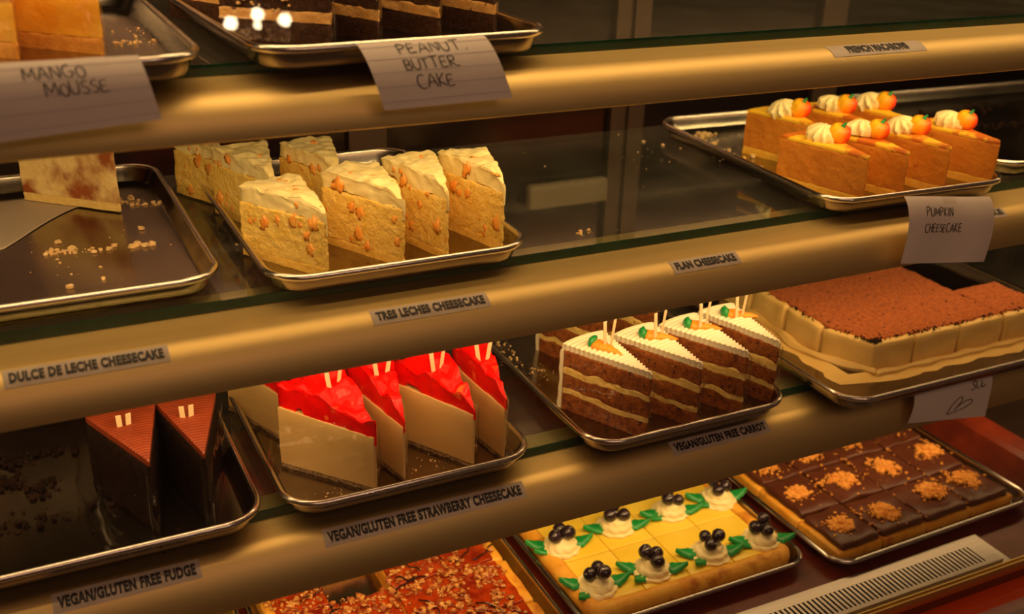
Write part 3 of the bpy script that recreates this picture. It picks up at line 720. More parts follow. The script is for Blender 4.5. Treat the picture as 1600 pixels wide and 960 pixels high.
def carrot(tip, hl_, hr_, r, H, label, seed, deco=True, cy=0.082, crz=0.0, plain=False):
    t, ang = place('carrot_cake_slice', label, 'cake slice', 'carrot cake slices', tip, hl_, hr_, S3 + 0.002)
    L = ((0, 0.0175, 'ct_cake', 'sponge_layer'), (0.0177, 0.0235, 'ct_cream', 'cream_layer'), (0.0237, 0.0405, 'ct_cake', 'sponge_layer'), (0.0407, 0.0485, 'ct_cream', 'cream_layer'), (0.0487, H - 0.0072, 'ct_cake', 'sponge_layer'))
    for k, (z0, z1, mt_, nm) in enumerate(L):
        v, f = wedge(r, ang, z0, z1, lambda p, s, t_, z: (p[0], p[1], p[2] + (0.0034 * nz((p[0], p[1], 0), 62, seed + round(z, 2) * 300) if 0.005 < z < H - 0.01 else 0)), amp=0.0013, sc=190, seed=seed + k, nzz=3, rr=0.0008, ns=20); obj(nm, mesh(nm, v, f, mt_, True, 60), t)
    def fn(p, s, t_, z):
        x, y, zz = p
        if z > H - 0.003: zz += 0.00075 * sin(s * 2 * pi * 19)
        if abs(t_) > 0.99: x += math.copysign(0.0006, t_) * sin(s * 2 * pi * 19)
        if z < H - 0.006: zz += 0.001 * nz((x, y, 0), 90, seed)
        return (x, y, zz)
    v, f = wedge(r, ang, H - 0.007, H, fn, ns=110, nt=8, nzz=3, rr=0.002, out=0.0012, back=0.003); obj('frosting_top', mesh('frosting_top', v, f, 'ct_top', True, 75), t)
    # frosting on the outer curve
    a = ang / 2
    v, f = boxgrid(lin(-1, 1, 12), [0, 1], lin(0.0, H - 0.0075, 12), lambda u, q, z: ((r + 0.0006 + q * 0.0045 + (0.002 * nz((u * 3, z * 60, seed), 1.3) if q else 0)) * sin(u * a), (r + 0.0006 + q * 0.0045 + (0.002 * nz((u * 3, z * 60, seed), 1.3) if q else 0)) * cos(u * a), z))
    obj('frosting_back', mesh('frosting_back', v, f, 'ct_top', True, 60), t)
    if deco:
        c = obj('icing_carrot', CARROT, t, (-0.004, cy, H - 0.0004), (0, 0, pi + crz), (1.6, 1.15, 1.5))
        obj('icing_leaves', CLEAF, c, (0, 0, 0))
        pick_pair(t, cy - 0.012, 0.004, H - 0.004, 0.034, 0.10, 0.0016)
    wrap(t, r, ang, H - 0.006, off=0.0025)
GC = ' carrot cake slice in the front row'
carrot((0.545, -0.039), 118, 87, 0.104, 0.074, 'leftmost' + GC, 1.7, crz=0.35)
carrot((0.603, -0.041), 117, 86, 0.104, 0.074, 'second' + GC, 3.9, crz=0.9)
carrot((0.662, -0.038), 118, 87, 0.104, 0.074, 'third' + GC, 6.6, crz=0.9)
carrot((0.707, -0.031), 109, 82, 0.104, 0.074, 'rightmost' + GC, 8.8, crz=1.1)
carrot((0.572, 0.094), 112, 84, 0.095, 0.074, 'left carrot cake slice in the back row, mostly hidden by the rail', 11.0, False)
carrot((0.640, 0.096), 112, 84, 0.095, 0.074, 'right carrot cake slice in the back row, mostly hidden by the rail', 13.0, False)

# --- fudge cake ---------------------------------------------------------------
def fudge(tip, hl_, hr_, r, H, label, seed):
    t, ang = place('fudge_cake_slice', label, 'cake slice', 'fudge cake slices', tip, hl_, hr_, S3 + 0.002)
    v, f = wedge(r, ang, 0, H - 0.006, amp=0.0016, sc=150, seed=seed, nzz=8, rr=0.001, ns=22); obj('fudge_body', mesh('fudge_body', v, f, 'fd_cake', True, 60), t)
    def fn(p, s, t_, z):
        x, y, zz = p
        if z > H - 0.002: zz += 0.0009 * abs(sin(s * pi * 24)) - 0.0004
        return (x, y, zz)
    v, f = wedge(r, ang, H - 0.0058, H, fn, ns=120, nt=6, nzz=2, rr=0.0015, out=0.0008); obj('frosting_top', mesh('frosting_top', v, f, 'fd_top', True, 60), t)
    pick_pair(t, 0.070, -0.004, H - 0.003, 0.014, 0.03, 0.0022)
    wrap(t, r, ang, H - 0.012, off=0.004)
    return t, ang
t1, ang1 = fudge((0.079, -0.004), 112, 78, 0.106, 0.070, 'left fudge cake slice with its clear collar peeling away', 2.2)
fudge((0.122, -0.010), 102, 73, 0.110, 0.070, 'right fudge cake slice next to the strawberry tray', 5.1)
# loose clear collar curling off the left slice
v = []; f = []
for i in range(21):
    u = i / 20; a = radians(-100 - 150 * u)
    x = -0.020 + 0.036 * cos(a) + 0.012 * u; y = 0.046 + 0.055 * sin(a)
    for k in range(7): v.append((x - 0.004 * sin(k / 6 * pi), y, 0.001 + 0.058 * (k / 6) * (1 - 0.15 * u)))
for i in range(20):
    for k in range(6):
        a = i * 7 + k; f.append((a, a + 7, a + 8, a + 1))
obj('loose_collar', mesh('loose_collar', v, f, 'wrap'), t1)

# --- tiramisu -------------------------------------------------------------------
TX = [0.853, 0.917, 0.987, 1.060, 1.135]; TY = [-0.039, 0.047, 0.110, 0.172, 0.234]; TYL = [-0.039, 0.024, 0.086, 0.150, 0.215]
TZ0, TZ1 = S3 + 0.0025, S3 + 0.0025 + 0.037
tm = empty('tiramisu_slab', (0.83, -0.04, TZ0)); tag(tm, 'cocoa-dusted cream tiramisu slab with a corner piece missing at the back right', 'cake')
def shift_left(x, y):
    # the left side bulges towards the carrot cake
    k = max(0.0, min(1.0, (0.92 - x) / 0.07)); return x - 0.028 * k * min(1.0, max(0.0, (y + 0.018) / 0.06))
def tz(x, y): return 0.0015 * nz((x, y, 0), 25, 3)
for i in range(4):
    ys = [-0.018, 0.043, 0.106, 0.170, 0.235] if i < 3 else [-0.018, 0.066]
    for j in range(len(ys) - 1):
        g = 0.0013
        v, f = rbox(TX[i] + g, TX[i + 1] - g, ys[j] + g, ys[j + 1] - g, TZ0, TZ1, 0.0035, 6, 6, 6, amp=0.0014, sc=45, seed=i * 3 + j)
        v = [(shift_left(p[0], p[1]) - 0.83, p[1] + 0.04, p[2] - TZ0) for p in v]
        obj('cake_portion', mesh('cake_portion', v, f, 'tm_cream', True, 75), tm)
def cocoa_patch(x0, x1, y0, y1, n, k, seed):
    def fn(x, y, z):
        ex = min(x - x0, x1 - x, y - y0, y1 - y)
        p = [x, y, TZ1 + z * 0.0028]
        if ex < 1e-6:
            q = 0.0035 * nz((x, y, 0), 160, seed); dx = (1 if abs(x - x0) < 1e-6 else -1 if abs(x - x1) < 1e-6 else 0); dy = (1 if abs(y - y0) < 1e-6 else -1 if abs(y - y1) < 1e-6 else 0)
            p[0] += dx * q; p[1] += dy * q; p[2] -= z * 0.0022
        elif z: p[2] += 0.0012 * nz(p, 320, seed) + 0.0009 * nz(p, 90, seed)
        return (shift_left(p[0], p[1]) - 0.83, p[1] + 0.04, p[2] - TZ0 - 0.0006)
    return boxgrid(lin(x0, x1, n), lin(y0, y1, k), [0, 1], fn)
v, f = cocoa_patch(TX[0] + 0.007, TX[3] - 0.003, -0.018 + 0.008, 0.233, 90, 110, 2); obj('cocoa_topping', mesh('cocoa_topping', v, f, 'cocoa', True), tm)
v, f = cocoa_patch(TX[3] - 0.0028, TX[4] - 0.003, -0.018 + 0.008, 0.065, 36, 40, 6); obj('cocoa_topping', mesh('cocoa_topping', v, f, 'cocoa', True), tm)
B = MB(); pts = []; sz = []
for _ in range(420):
    x = rnd.uniform(0.857, 1.12); y = rnd.choice([rnd.uniform(-0.016, -0.006), rnd.uniform(-0.01, 0.22)])
    if x > 1.055 and y > 0.06: continue
    if y > -0.02 and rnd.random() < 0.5: x = rnd.uniform(0.855, 0.868)
    pts.append((shift_left(x, y) - 0.83, y + 0.04, TZ1 - TZ0 + 0.0012)); sz.append(rnd.uniform(0.0006, 0.0016))
scatter_blobs(B, pts, sz, 0.7); tag(obj('cocoa_crumbs', B.mesh('cocoa_crumbs', 'crumb_d'), tm), kind='stuff')
# cream smeared at the foot of the slab
B = MB(); P = []; rr_ = []
for k in range(26):
    u = k / 25; P.append((0.824 + 0.004 * sin(u * 9) + 0.032 * max(0, u - 0.7) / 0.3 - 0.83, 0.17 - 0.192 * u + 0.04, 0.003 + 0.0015 * sin(u * 21))); rr_.append(0.0052 + 0.0018 * sin(u * 17))
B.tube(P, rr_, 7)
P = [(0.856 + 0.27 * k / 30 - 0.83, -0.0225 + 0.04 + 0.0012 * sin(k * 1.3), 0.002) for k in range(31)]; B.tube(P, [0.004 + 0.0012 * sin(k * 0.9) for k in range(31)], 7)
obj('cream_smear', B.mesh('cream_smear', 'tm_cream'), tm)
v = []; f = []; N = 60
for k in range(N + 1):
    u = k / N
    if u < 0.5: a = (0.836 - 0.008 - 0.83, 0.16 - 0.32 * u * 1.10 + 0.04); d = (-0.022 - 0.010 * nz((u * 9, 0, 0), 1.7), 0.0)
    else: a = (0.836 + 0.028 + (u - 0.5) * 0.52 - 0.83, -0.016 + 0.04); d = (0.0, -0.022 - 0.010 * nz((u * 11, 3, 0), 1.7))
    if abs(u - 0.5) < 0.06:
        q = (u - 0.44) / 0.12; d = (-0.026 * cos(q * pi / 2), -0.024 * sin(q * pi / 2))
    for j in range(5):
        w_ = j / 4; v.append((a[0] + d[0] * w_, a[1] + d[1] * w_, -0.0004 + 0.0026 * (1 - w_) ** 1.5))
for k in range(N):
    for j in range(4):
        q = k * 5 + j; f.append((q, q + 5, q + 6, q + 1))
obj('spread_cream', mesh('spread_cream', v, f, 'tm_cream'), tm)

# ================================================================ BARS ON THE DECK
# --- lemon blueberry bars
lb = empty('lemon_blueberry_bars', (0.617, 0.11, 0.002)); tag(lb, 'yellow lemon bars with golden crust, cream rosettes, blueberries and green leaves', 'cake')
LX, LY, LW, LD, LH = 0.617, 0.11, 0.266, 0.335, 0.019
R_ = []
for ins, z in ((0.004, 0.0), (0.000, 0.005), (-0.001, 0.011), (0.001, 0.0165), (0.006, 0.0205), (0.012, 0.0210), (0.0155, 0.0190), (0.0165, 0.0140), (0.0165, 0.0)):
    ring = rrect(LW, LD, 0.022, z, ins, 6)
    # subdivide straight runs
    RR = []
    for k in range(len(ring)):
        a, c = Vector(ring[k]), Vector(ring[(k + 1) % len(ring)]); n_ = max(1, int((c - a).length / 0.02))
        for q in range(n_): RR.append(a.lerp(c, q / n_))
    R_.append(RR)
n_ = len(R_[0]); R_ = [r for r in R_ if len(r) == n_] if all(len(r) == n_ for r in R_) else None
if R_ is None:
    R_ = [rrect(LW, LD, 0.022, z, ins, 6) for ins, z in ((0.004, 0.0), (0.000, 0.005), (-0.001, 0.011), (0.001, 0.0165), (0.006, 0.0205), (0.012, 0.0210), (0.0155, 0.0190), (0.0165, 0.0140), (0.0165, 0.0))]
R_ = [[nzv(p, 55, 0.0016 if p[2] > 0.001 else 0.0) for p in r] for r in R_]
obj('crust_edge', MB().loft(R_, False, False).mesh('crust_edge', 'crust', True, 80), lb)
cx = lin(-LW / 2 + 0.0168, LW / 2 - 0.0168, 4); cy = lin(-LD / 2 + 0.0168, LD / 2 - 0.0168, 4)
def swirl_mesh(R, H, turns, name, mt_):
    # piped spiral of ridged cream that rises inwards
    P = []; rad = []
    N = 90
    for k in range(N + 1):
        u = k / N; a = 2 * pi * turns * u; rr = R * (1 - u) ** 0.8 * 0.72
        P.append((rr * cos(a), rr * sin(a), 0.0045 + (H - 0.006) * u ** 0.9)); rad.append(R * 0.36 * (1 - 0.45 * u))
    b = MB(); n = 14; rings = []
    for i, p in enumerate(P):
        p = Vector(p); d = (Vector(P[min(i + 1, N)]) - Vector(P[max(i - 1, 0)])).normalized()
        a = Vector((0, 0, 1)); a = (a - d * a.dot(d)).normalized(); c = d.cross(a)
        rings.append([p + (a * cos(2 * pi * k / n) + c * sin(2 * pi * k / n)) * rad[i] * (1 + 0.16 * cos(5 * 2 * pi * k / n + i * 0.10)) for k in range(n)])
    b.loft(rings)
    v, f = blob(8, 14, 0.0); b.add([(q[0] * R * 0.8, q[1] * R * 0.8, max(0, q[2]) * H * 0.78) for q in v], f)
    return b.mesh(name, mt_, True, 80)
def tier_swirl(R, H, lobes, twist, mt_):
    v = []; f = []; n = lobes * 6; nh = 26
    for i in range(nh + 1):
        h = i / nh; tier = h * 3.0; fr = tier - int(tier) if i < nh else 1.0
        rad = R * (1.0 - 0.62 * h ** 1.5) * (1 + 0.12 * sin(pi * fr) - 0.06)
        if i == 0: rad *= 0.93
        for k in range(n):
            ph = 2 * pi * k / n
            rr = rad * (1 + 0.09 * abs(cos(lobes * ph / 2 + twist * h)) - 0.05)
            v.append((rr * cos(ph), rr * sin(ph), H * h + 0.0012 * sin(ph + h * 16)))
    for i in range(nh):
        for k in range(n):
            c = (k + 1) % n; f.append((i * n + k, i * n + c, (i + 1) * n + c, (i + 1) * n + k))
    f.append(tuple(range(n))[::-1]); f.append(tuple(nh * n + k for k in range(n)))
    return mesh('cream_swirl', v, f, mt_, True, 80)
SWIRL = [tier_swirl(0.0222, 0.0165, 9, 6.0, 'cream_w'), tier_swirl(0.0215, 0.0175, 10, 7.0, 'cream_w')]
def berry_mesh():
    n, L = 16, 10; v = []; f = []; r = 0.0080
    prof = [(0.0, -0.95)] + [(sin(pi * i / L), -cos(pi * i / L) * 0.92) for i in range(1, L - 1)] + [(0.36, 0.93), (0.33, 0.86), (0.24, 0.80), (0.0, 0.79)]
    rings = []
    for q, z in prof:
        rings.append([(r * max(q, 0.001) * cos(2 * pi * k / n) * (1 + (0.14 * cos(5 * 2 * pi * k / n) if 0.3 < q < 0.4 and z > 0.8 else 0)), r * max(q, 0.001) * sin(2 * pi * k / n) * (1 + (0.14 * cos(5 * 2 * pi * k / n) if 0.3 < q < 0.4 and z > 0.8 else 0)), r * z) for k in range(n)])
    return MB().loft(rings).mesh('blueberry', 'berry', True, 70)
BERRY = berry_mesh()
def leaf_mesh():
    v = []; f = []; n, mN = 10, 6; L, W = 0.021, 0.0115
    for i in range(n + 1):
        u = i / n; wd = W * (min(1, 0.45 + u * 2.2)) * (1 - u) ** 0.85 * (1 + 0.12 * sin(u * 22)); wd = max(wd, 0.0004) if u < 0.99 else 0.0004
        for k in range(mN + 1):
            t_ = k / mN * 2 - 1
            v.append((t_ * wd, L * u, 0.0044 * (1 - t_ * t_) * (1 - u * 0.6) - 0.0026 * (abs(t_) < 0.1) * (1 - u) + 0.004 * u * u + 0.0004))
    top = len(v)
    v += [(p[0], p[1], max(0.0, p[2] - 0.003) if p[1] > 0.014 else 0.0) for p in v]
    def q(i, k): return i * (mN + 1) + k
    for i in range(n):
        for k in range(mN):
            f.append((q(i, k), q(i, k + 1), q(i + 1, k + 1), q(i + 1, k))); f.append((top + q(i, k), top + q(i + 1, k), top + q(i + 1, k + 1), top + q(i, k + 1)))
        f.append((q(i, 0), q(i + 1, 0), top + q(i + 1, 0), top + q(i, 0))); f.append((q(i, mN), top + q(i, mN), top + q(i + 1, mN), q(i + 1, mN)))
    for k in range(mN):
        f.append((q(0, k), top + q(0, k), top + q(0, k + 1), q(0, k + 1))); f.append((q(n, k), q(n, k + 1), top + q(n, k + 1), top + q(n, k)))
    return mesh('piped_leaf', v, f, 'green', True, 60)
LEAF = leaf_mesh()
for i in range(4):
    for j in range(4):
        g = 0.00045
        v, f = rbox(cx[i] + g, cx[i + 1] - g, cy[j] + g, cy[j + 1] - g, 0.0, LH - 0.0015, 0.0016, 4, 4, 2, amp=0.0006, sc=30, seed=i + j * 5)
        obj('lemon_bar', mesh('lemon_bar', v, f, 'lemon', True, 75), lb)
ROSP = [[(0.511, -0.016), (0.581, -0.017), (0.657, -0.018), (0.726, -0.020)], [(0.509, 0.060), (0.586, 0.069), (0.661, 0.069), (0.729, 0.067)], [(0.51, 0.145), (0.586, 0.148), (0.66, 0.149), (0.73, 0.150)]]
R2 = random.Random(21)
for j, row in enumerate(ROSP):
    for i, (x, y) in enumerate(row):
        o = obj('cream_rosette', SWIRL[(i + j) % 2], lb, (x - LX, y - LY, LH - 0.0025), (0, 0, R2.uniform(0, 6)))
        a0 = R2.uniform(0, 6) ; rot = o.rotation_euler.z
        for k in range(3):
            a = a0 + k * 2.09 + R2.uniform(-0.25, 0.25)
            obj('blueberry', BERRY, o, (0.0086 * cos(a), 0.0086 * sin(a), 0.0205 + (0.0045 if k == 0 else 0)), (R2.uniform(-0.9, 0.9), R2.uniform(-0.9, 0.9), R2.uniform(0, 6)), R2.uniform(0.9, 1.06))
        for dirn in (radians(165), radians(-12)):
            for q in range(2 if dirn > 0 else 1):
                a = dirn - rot + R2.uniform(-0.25, 0.25) + (0.5 * q)
                obj('piped_leaf', LEAF, o, (0.0165 * cos(a), 0.0165 * sin(a), 0.0025), (0.12, 0, a - pi / 2), (1.15 if not q else 0.85))

# --- chocolate crumble bars
cb = empty('chocolate_crumble_bars', (0.938, 0.09, 0.002), radians(1.2)); tag(cb, 'chocolate-topped bars with golden crumble mounds in the tray beside the vent', 'cake')
OX, OY = 0.938, 0.09
BX = [-0.142, -0.074, -0.003, 0.070, 0.146]; BY = [-0.160, -0.088, -0.014, 0.060, 0.135]
for i in range(4):
    for j in range(4):
        g = 0.0012
        sd = i * 3.3 + j * 7.1
        v, f = rbox(BX[i] + g * 0.5, BX[i + 1] - g * 0.5, BY[j] + g * 0.5, BY[j + 1] - g * 0.5, 0, 0.0105, 0.003, 5, 5, 2, amp=0.0014, sc=60, seed=sd)
        p = obj('pastry_base', mesh('pastry_base', v, f, 'crust', True, 70), cb)
        lx = 0.006 if i == 0 else 0.0; rx = 0.006 if i == 3 else 0; fy = 0.004 if j == 0 else 0
        def top(x, y, sd=sd): return 0.0022 * nz((x, y, 0), 38, sd)
        v, f = rbox(BX[i] + g + lx, BX[i + 1] - g - rx, BY[j] + g + fy, BY[j + 1] - g, 0.0107, 0.0185, 0.0035, 8, 8, 2, amp=0.0022, sc=48, seed=sd + 2, topfn=top)
        obj('chocolate_layer', mesh('chocolate_layer', v, f, 'choc', True, 75), p)
CL = [(0.832, -0.035, 1.05), (0.898, -0.037, 1.25), (0.982, -0.027, 1.25), (1.045, -0.025, 1.2), (0.827, 0.037, 0.95), (0.898, 0.037, 1.3), (0.969, 0.039, 1.2), (1.053, 0.046, 1.1), (0.83, 0.105, 1.1), (0.895, 0.107, 1.2), (0.967, 0.11, 1.0), (1.055, 0.115, 1.0)]
ca, sa = cos(-radians(1.2)), sin(-radians(1.2))
for k, (x, y, s) in enumerate(CL):
    x -= OX; y -= OY; x, y = x * ca - y * sa, x * sa + y * ca
    B = MB(); pts = []; sz = []
    el = rnd.uniform(0, pi); lob = [(rnd.uniform(0, 6.28), rnd.uniform(0.4, 1.0)) for _ in range(3)]
    for _ in range(240):
        a = rnd.uniform(0, 6.28); q = abs(rnd.gauss(0, 0.55)); q = min(q, 1.5)
        R0 = 0.0155 * s * (1 + 0.35 * sum(w_ * max(0, cos(a - la)) ** 3 for la, w_ in lob) - 0.15)
        rad = q * R0; zz = 0.0185 + max(0, 0.0055 * (1 - q * 0.8)) * rnd.random()
        pts.append((x + rad * cos(a), y + rad * sin(a) * 0.9, zz)); sz.append(rnd.uniform(0.0011, 0.0029))
    for _ in range(60):
        a = rnd.uniform(0, 6.28); q = rnd.uniform(0, 0.9) * 0.015 * s
        pts.append((x + q * cos(a), y + q * sin(a), 0.0185)); sz.append(rnd.uniform(0.0028, 0.0042))
    for _ in range(14):
        a = rnd.uniform(0, 6.28); q = rnd.uniform(0.9, 2.0) * 0.016
        pts.append((x + q * cos(a), y + q * sin(a), 0.0185)); sz.append(rnd.uniform(0.0006, 0.0022))
    scatter_blobs(B, pts, sz, 0.8)
    tag(obj('crumble_mound', B.mesh('crumble_mound', 'crumble'), cb), kind='stuff')
B = MB(); pts = []; sz = []
for _ in range(260):
    x = rnd.uniform(-0.14, -0.02); y = rnd.uniform(0.03, 0.125)
    if rnd.random() < 0.5: x = rnd.choice(BX[1:4]) + rnd.gauss(0, 0.002); y = rnd.uniform(-0.155, 0.12)
    pts.append((x, y, 0.0175)); sz.append(rnd.uniform(0.0006, 0.002))
scatter_blobs(B, pts, sz, 0.8); tag(obj('loose_crumble', B.mesh('loose_crumble', 'crumble'), cb), kind='stuff')

# --- pecan bars
pb = empty('pecan_bars', (0.31, 0.075, 0.002)); tag(pb, 'red-brown caramel bars covered in chopped pecans and chocolate drizzle', 'cake')
QX, QY = 0.31, 0.075
PXs = [-0.132, -0.066, 0.0, 0.066, 0.132]; PYs = [-0.162, -0.086, -0.010, 0.066, 0.142]
cells = [(i, j) for i in range(4) for j in range(4) if not (i == 1 and j == 2)]
for (i, j) in cells:
    g = 0.0008; sd = i * 2.1 + j * 5.7
    v, f = rbox(PXs[i] + g, PXs[i + 1] - g, PYs[j] + g, PYs[j + 1] - g, 0, 0.021, 0.004, 7, 7, 3, amp=0.0016, sc=50, seed=sd)
    p = obj('pastry_base', mesh('pastry_base', v, f, 'crust', True, 75), pb)
    e = 0.013 if i == 3 else 0.0005; e0 = 0.010 if i == 0 else 0.0005
    v, f = rbox(PXs[i] + e0 + g, PXs[i + 1] - e - g, PYs[j] + g * 1.5, PYs[j + 1] - g * 1.5, 0.0205, 0.0235, 0.0012, 8, 8, 2, amp=0.0022, sc=70, seed=sd + 1)
    obj('caramel_layer', mesh('caramel_layer', v, f, 'caramel', True, 75), p)
B = MB(); pts = []; sz = []
def in_cells(x, y):
    return any(PXs[i] < x < PXs[i + 1] and PYs[j] < y < PYs[j + 1] for i, j in cells)
nn = 0
while nn < 2300:
    x = rnd.uniform(-0.130, 0.122); y = rnd.uniform(-0.16, 0.14)
    if not in_cells(x, y): continue
    if nz((x, y, 0), 38, 9) < -0.28: continue
    if x > 0.108 and rnd.random() < 0.7: continue
    pts.append((x, y, 0.0225 + rnd.random() * 0.0015)); sz.append(rnd.choice([rnd.uniform(0.0012, 0.0022), rnd.uniform(0.002, 0.0042)])); nn += 1
scatter_blobs(B, pts, sz, 0.65, 3, 6, 0.7); tag(obj('chopped_pecans', B.mesh('chopped_pecans', 'nut', True, 50), pb), kind='stuff')
B = MB()
for k in range(46):
    x = rnd.uniform(-0.12, 0.105); y = rnd.uniform(-0.155, 0.135); a = rnd.uniform(-0.7, 0.9); P = []
    for q in range(12):
        P.append((x, y, 0.0262 + 0.0012 * sin(q + k))); a += rnd.uniform(-0.5, 0.5); x += 0.0032 * cos(a); y += 0.0032 * sin(a)
    if all(in_cells(p[0], p[1]) for p in P): B.tube(P, 0.0009, 5)
tag(obj('chocolate_drizzle', B.mesh('chocolate_drizzle', 'drizzle'), pb), kind='stuff')
# corner of a pale bake at the bottom left
yb_ = empty('lemon_bake', (0.0, 0.075, 0.002)); tag(yb_, 'pale yellow bake just showing at the bottom left below the fudge rail', 'cake')
for i in range(4):
    for j in range(4):
        v, f = rbox(-0.140 + 0.070 * i + 0.0005, -0.140 + 0.070 * (i + 1) - 0.0005, -0.160 + 0.078 * j + 0.0005, -0.160 + 0.078 * (j + 1) - 0.0005, 0, 0.022, 0.003, 5, 5, 2, amp=0.0012, sc=50, seed=i + j * 3)
        obj('bake_portion', mesh('bake_portion', v, f, 'lemon', True, 75), yb_)

# ================================================================ CRUMBS AND PARCHMENT
def crumbs(name, label, spots, z, mt_, n, smin, smax):
    B = MB(); pts = []; sz = []
    for _ in range(n):
        x, y, sx, sy = rnd.choice(spots); pts.append((rnd.gauss(x, sx), rnd.gauss(y, sy), z - 0.0002)); sz.append(smin + (smax - smin) * rnd.random() ** 3)
    scatter_blobs(B, pts, sz, 0.7)
    tag(obj(name, B.mesh(name, mt_)), label, 'crumbs', None, 'stuff')
FL = 0.0019
crumbs('cake_crumbs', 'golden crumbs scattered on the dulce de leche tray', [(0.046, 0.165, 0.010, 0.003), (0.040, 0.163, 0.008, 0.003), (0.115, 0.155, 0.004, 0.003), (0.075, 0.158, 0.02, 0.004), (0.138, 0.267, 0.009, 0.003), (0.06, 0.14, 0.05, 0.05), (0.12, 0.285, 0.006, 0.004)], S2 + FL, 'crumb', 210, 0.0004, 0.0034)
crumbs('cake_crumbs', 'orange crumbs at the back left of the pumpkin cheesecake tray', [(0.815, 0.285, 0.012, 0.010), (0.800, 0.22, 0.012, 0.02), (0.795, 0.17, 0.008, 0.02), (0.83, 0.30, 0.006, 0.006)], S2 + FL, 'crumb', 130, 0.0006, 0.004)
crumbs('cake_crumbs', 'crumbs on the glass shelf between the tres leches and pumpkin trays', [(0.505, 0.012 + 0.03, 0.006, 0.003), (0.60, 0.13, 0.08, 0.10), (0.72, 0.27, 0.03, 0.04)], S2 + 0.0002, 'crumb', 40, 0.0004, 0.0026)
crumbs('cake_crumbs', 'pale crumbs beside the mango mousse slice', [(0.114, 0.10, 0.010, 0.008), (0.125, 0.15, 0.008, 0.012)], S1 + FL, 'crumb', 50, 0.0004, 0.0022)
crumbs('cake_crumbs', 'pale crumbs on the strawberry cheesecake tray', [(0.225, -0.005, 0.014, 0.006), (0.33, 0.01, 0.012, 0.012)], S3 + FL, 'crumb', 46, 0.0004, 0.0013)
crumbs('cake_crumbs', 'tan crumbs on the empty back left of the carrot cake tray', [(0.492, 0.16, 0.008, 0.014), (0.500, 0.20, 0.010, 0.015), (0.51, 0.13, 0.008, 0.01)], S3 + FL, 'crumb', 110, 0.0004, 0.0018)
crumbs('dark_crumbs', 'dark chocolate crumbs on the fudge tray', [(-0.02, 0.165, 0.035, 0.006), (-0.05, 0.16, 0.03, 0.006), (-0.03, 0.125, 0.008, 0.006), (-0.005, 0.105, 0.007, 0.008), (-0.02, 0.055, 0.035, 0.005), (0.0, 0.02, 0.05, 0.03)], S3 + FL, 'crumb_d', 420, 0.0006, 0.0042)
crumbs('dark_crumbs', 'dark crumbs on the empty tray beyond the pumpkin cheesecake', [(1.21, 0.22, 0.02, 0.012), (1.26, 0.20, 0.03, 0.010), (1.20, 0.28, 0.012, 0.01), (1.3, 0.3, 0.04, 0.03)], S2 + FL, 'crumb_d', 140, 0.0008, 0.0042)

# parchment under the dulce de leche slice
v = []; f = []; N1, N2 = 26, 22
def par_front(u): return 0.262 + 0.030 * u - 0.10 * max(0, 0.62 - u) ** 1.1
for i in range(N1 + 1):
    u = i / N1; x = -0.14 + 0.225 * u
    for k in range(N2 + 1):
        w_ = k / N2; y0_ = 0.195 + 0.40 * max(0, u - 0.62) * 0.62 + 0.012 * sin(u * 9); y1_ = 0.330
        y = y0_ + (y1_ - y0_) * w_
        h = 0.0016 + 0.0009 * abs(nz((x, y, 0), 22, 3)) + (0.010 * max(0, 0.5 - u) * (1 - w_) ** 2)
        v.append((x, y, h))
for i in range(N1):
    for k in range(N2):
        a = i * (N2 + 1) + k; f.append((a, a + N2 + 1, a + N2 + 2, a + 1))
po = obj('parchment_sheet', mesh('parchment_sheet', [(p[0], p[1], p[2] + S2 + 0.0008) for p in v], f, 'parch')); tag(po, 'stained parchment sheet on the dulce de leche tray', 'parchment')
md = po.modifiers.new('thickness', 'SOLIDIFY'); md.thickness = 0.0003; md.offset = 1

# ================================================================ PRINTED LABELS
def text_mesh(txt, bold=0.055):
    cu = bpy.data.curves.new('txt', 'FONT'); cu.body = txt; cu.size = 1.0; cu.offset = bold; cu.resolution_u = 3; cu.space_character = 1.10
    o = bpy.data.objects.new('txt', cu); COL.objects.link(o)
    dg = bpy.context.evaluated_depsgraph_get(); dg.update()
    me = bpy.data.meshes.new_from_object(o.evaluated_get(dg)); bpy.data.objects.remove(o); bpy.data.curves.remove(cu)
    bm = bmesh.new(); bm.from_mesh(me); bmesh.ops.triangulate(bm, faces=bm.faces)
    for _ in range(2):
        bmesh.ops.subdivide_edges(bm, edges=[e for e in bm.edges if abs(e.verts[0].co.y - e.verts[1].co.y) > 0.16], cuts=1)
    bmesh.ops.triangulate(bm, faces=bm.faces)
    v = [tuple(p.co) for p in bm.verts]; bm.verts.index_update(); f = [tuple(q.index for q in fc.verts) for fc in bm.faces]
    bm.free(); bpy.data.meshes.remove(me)
    return v, f
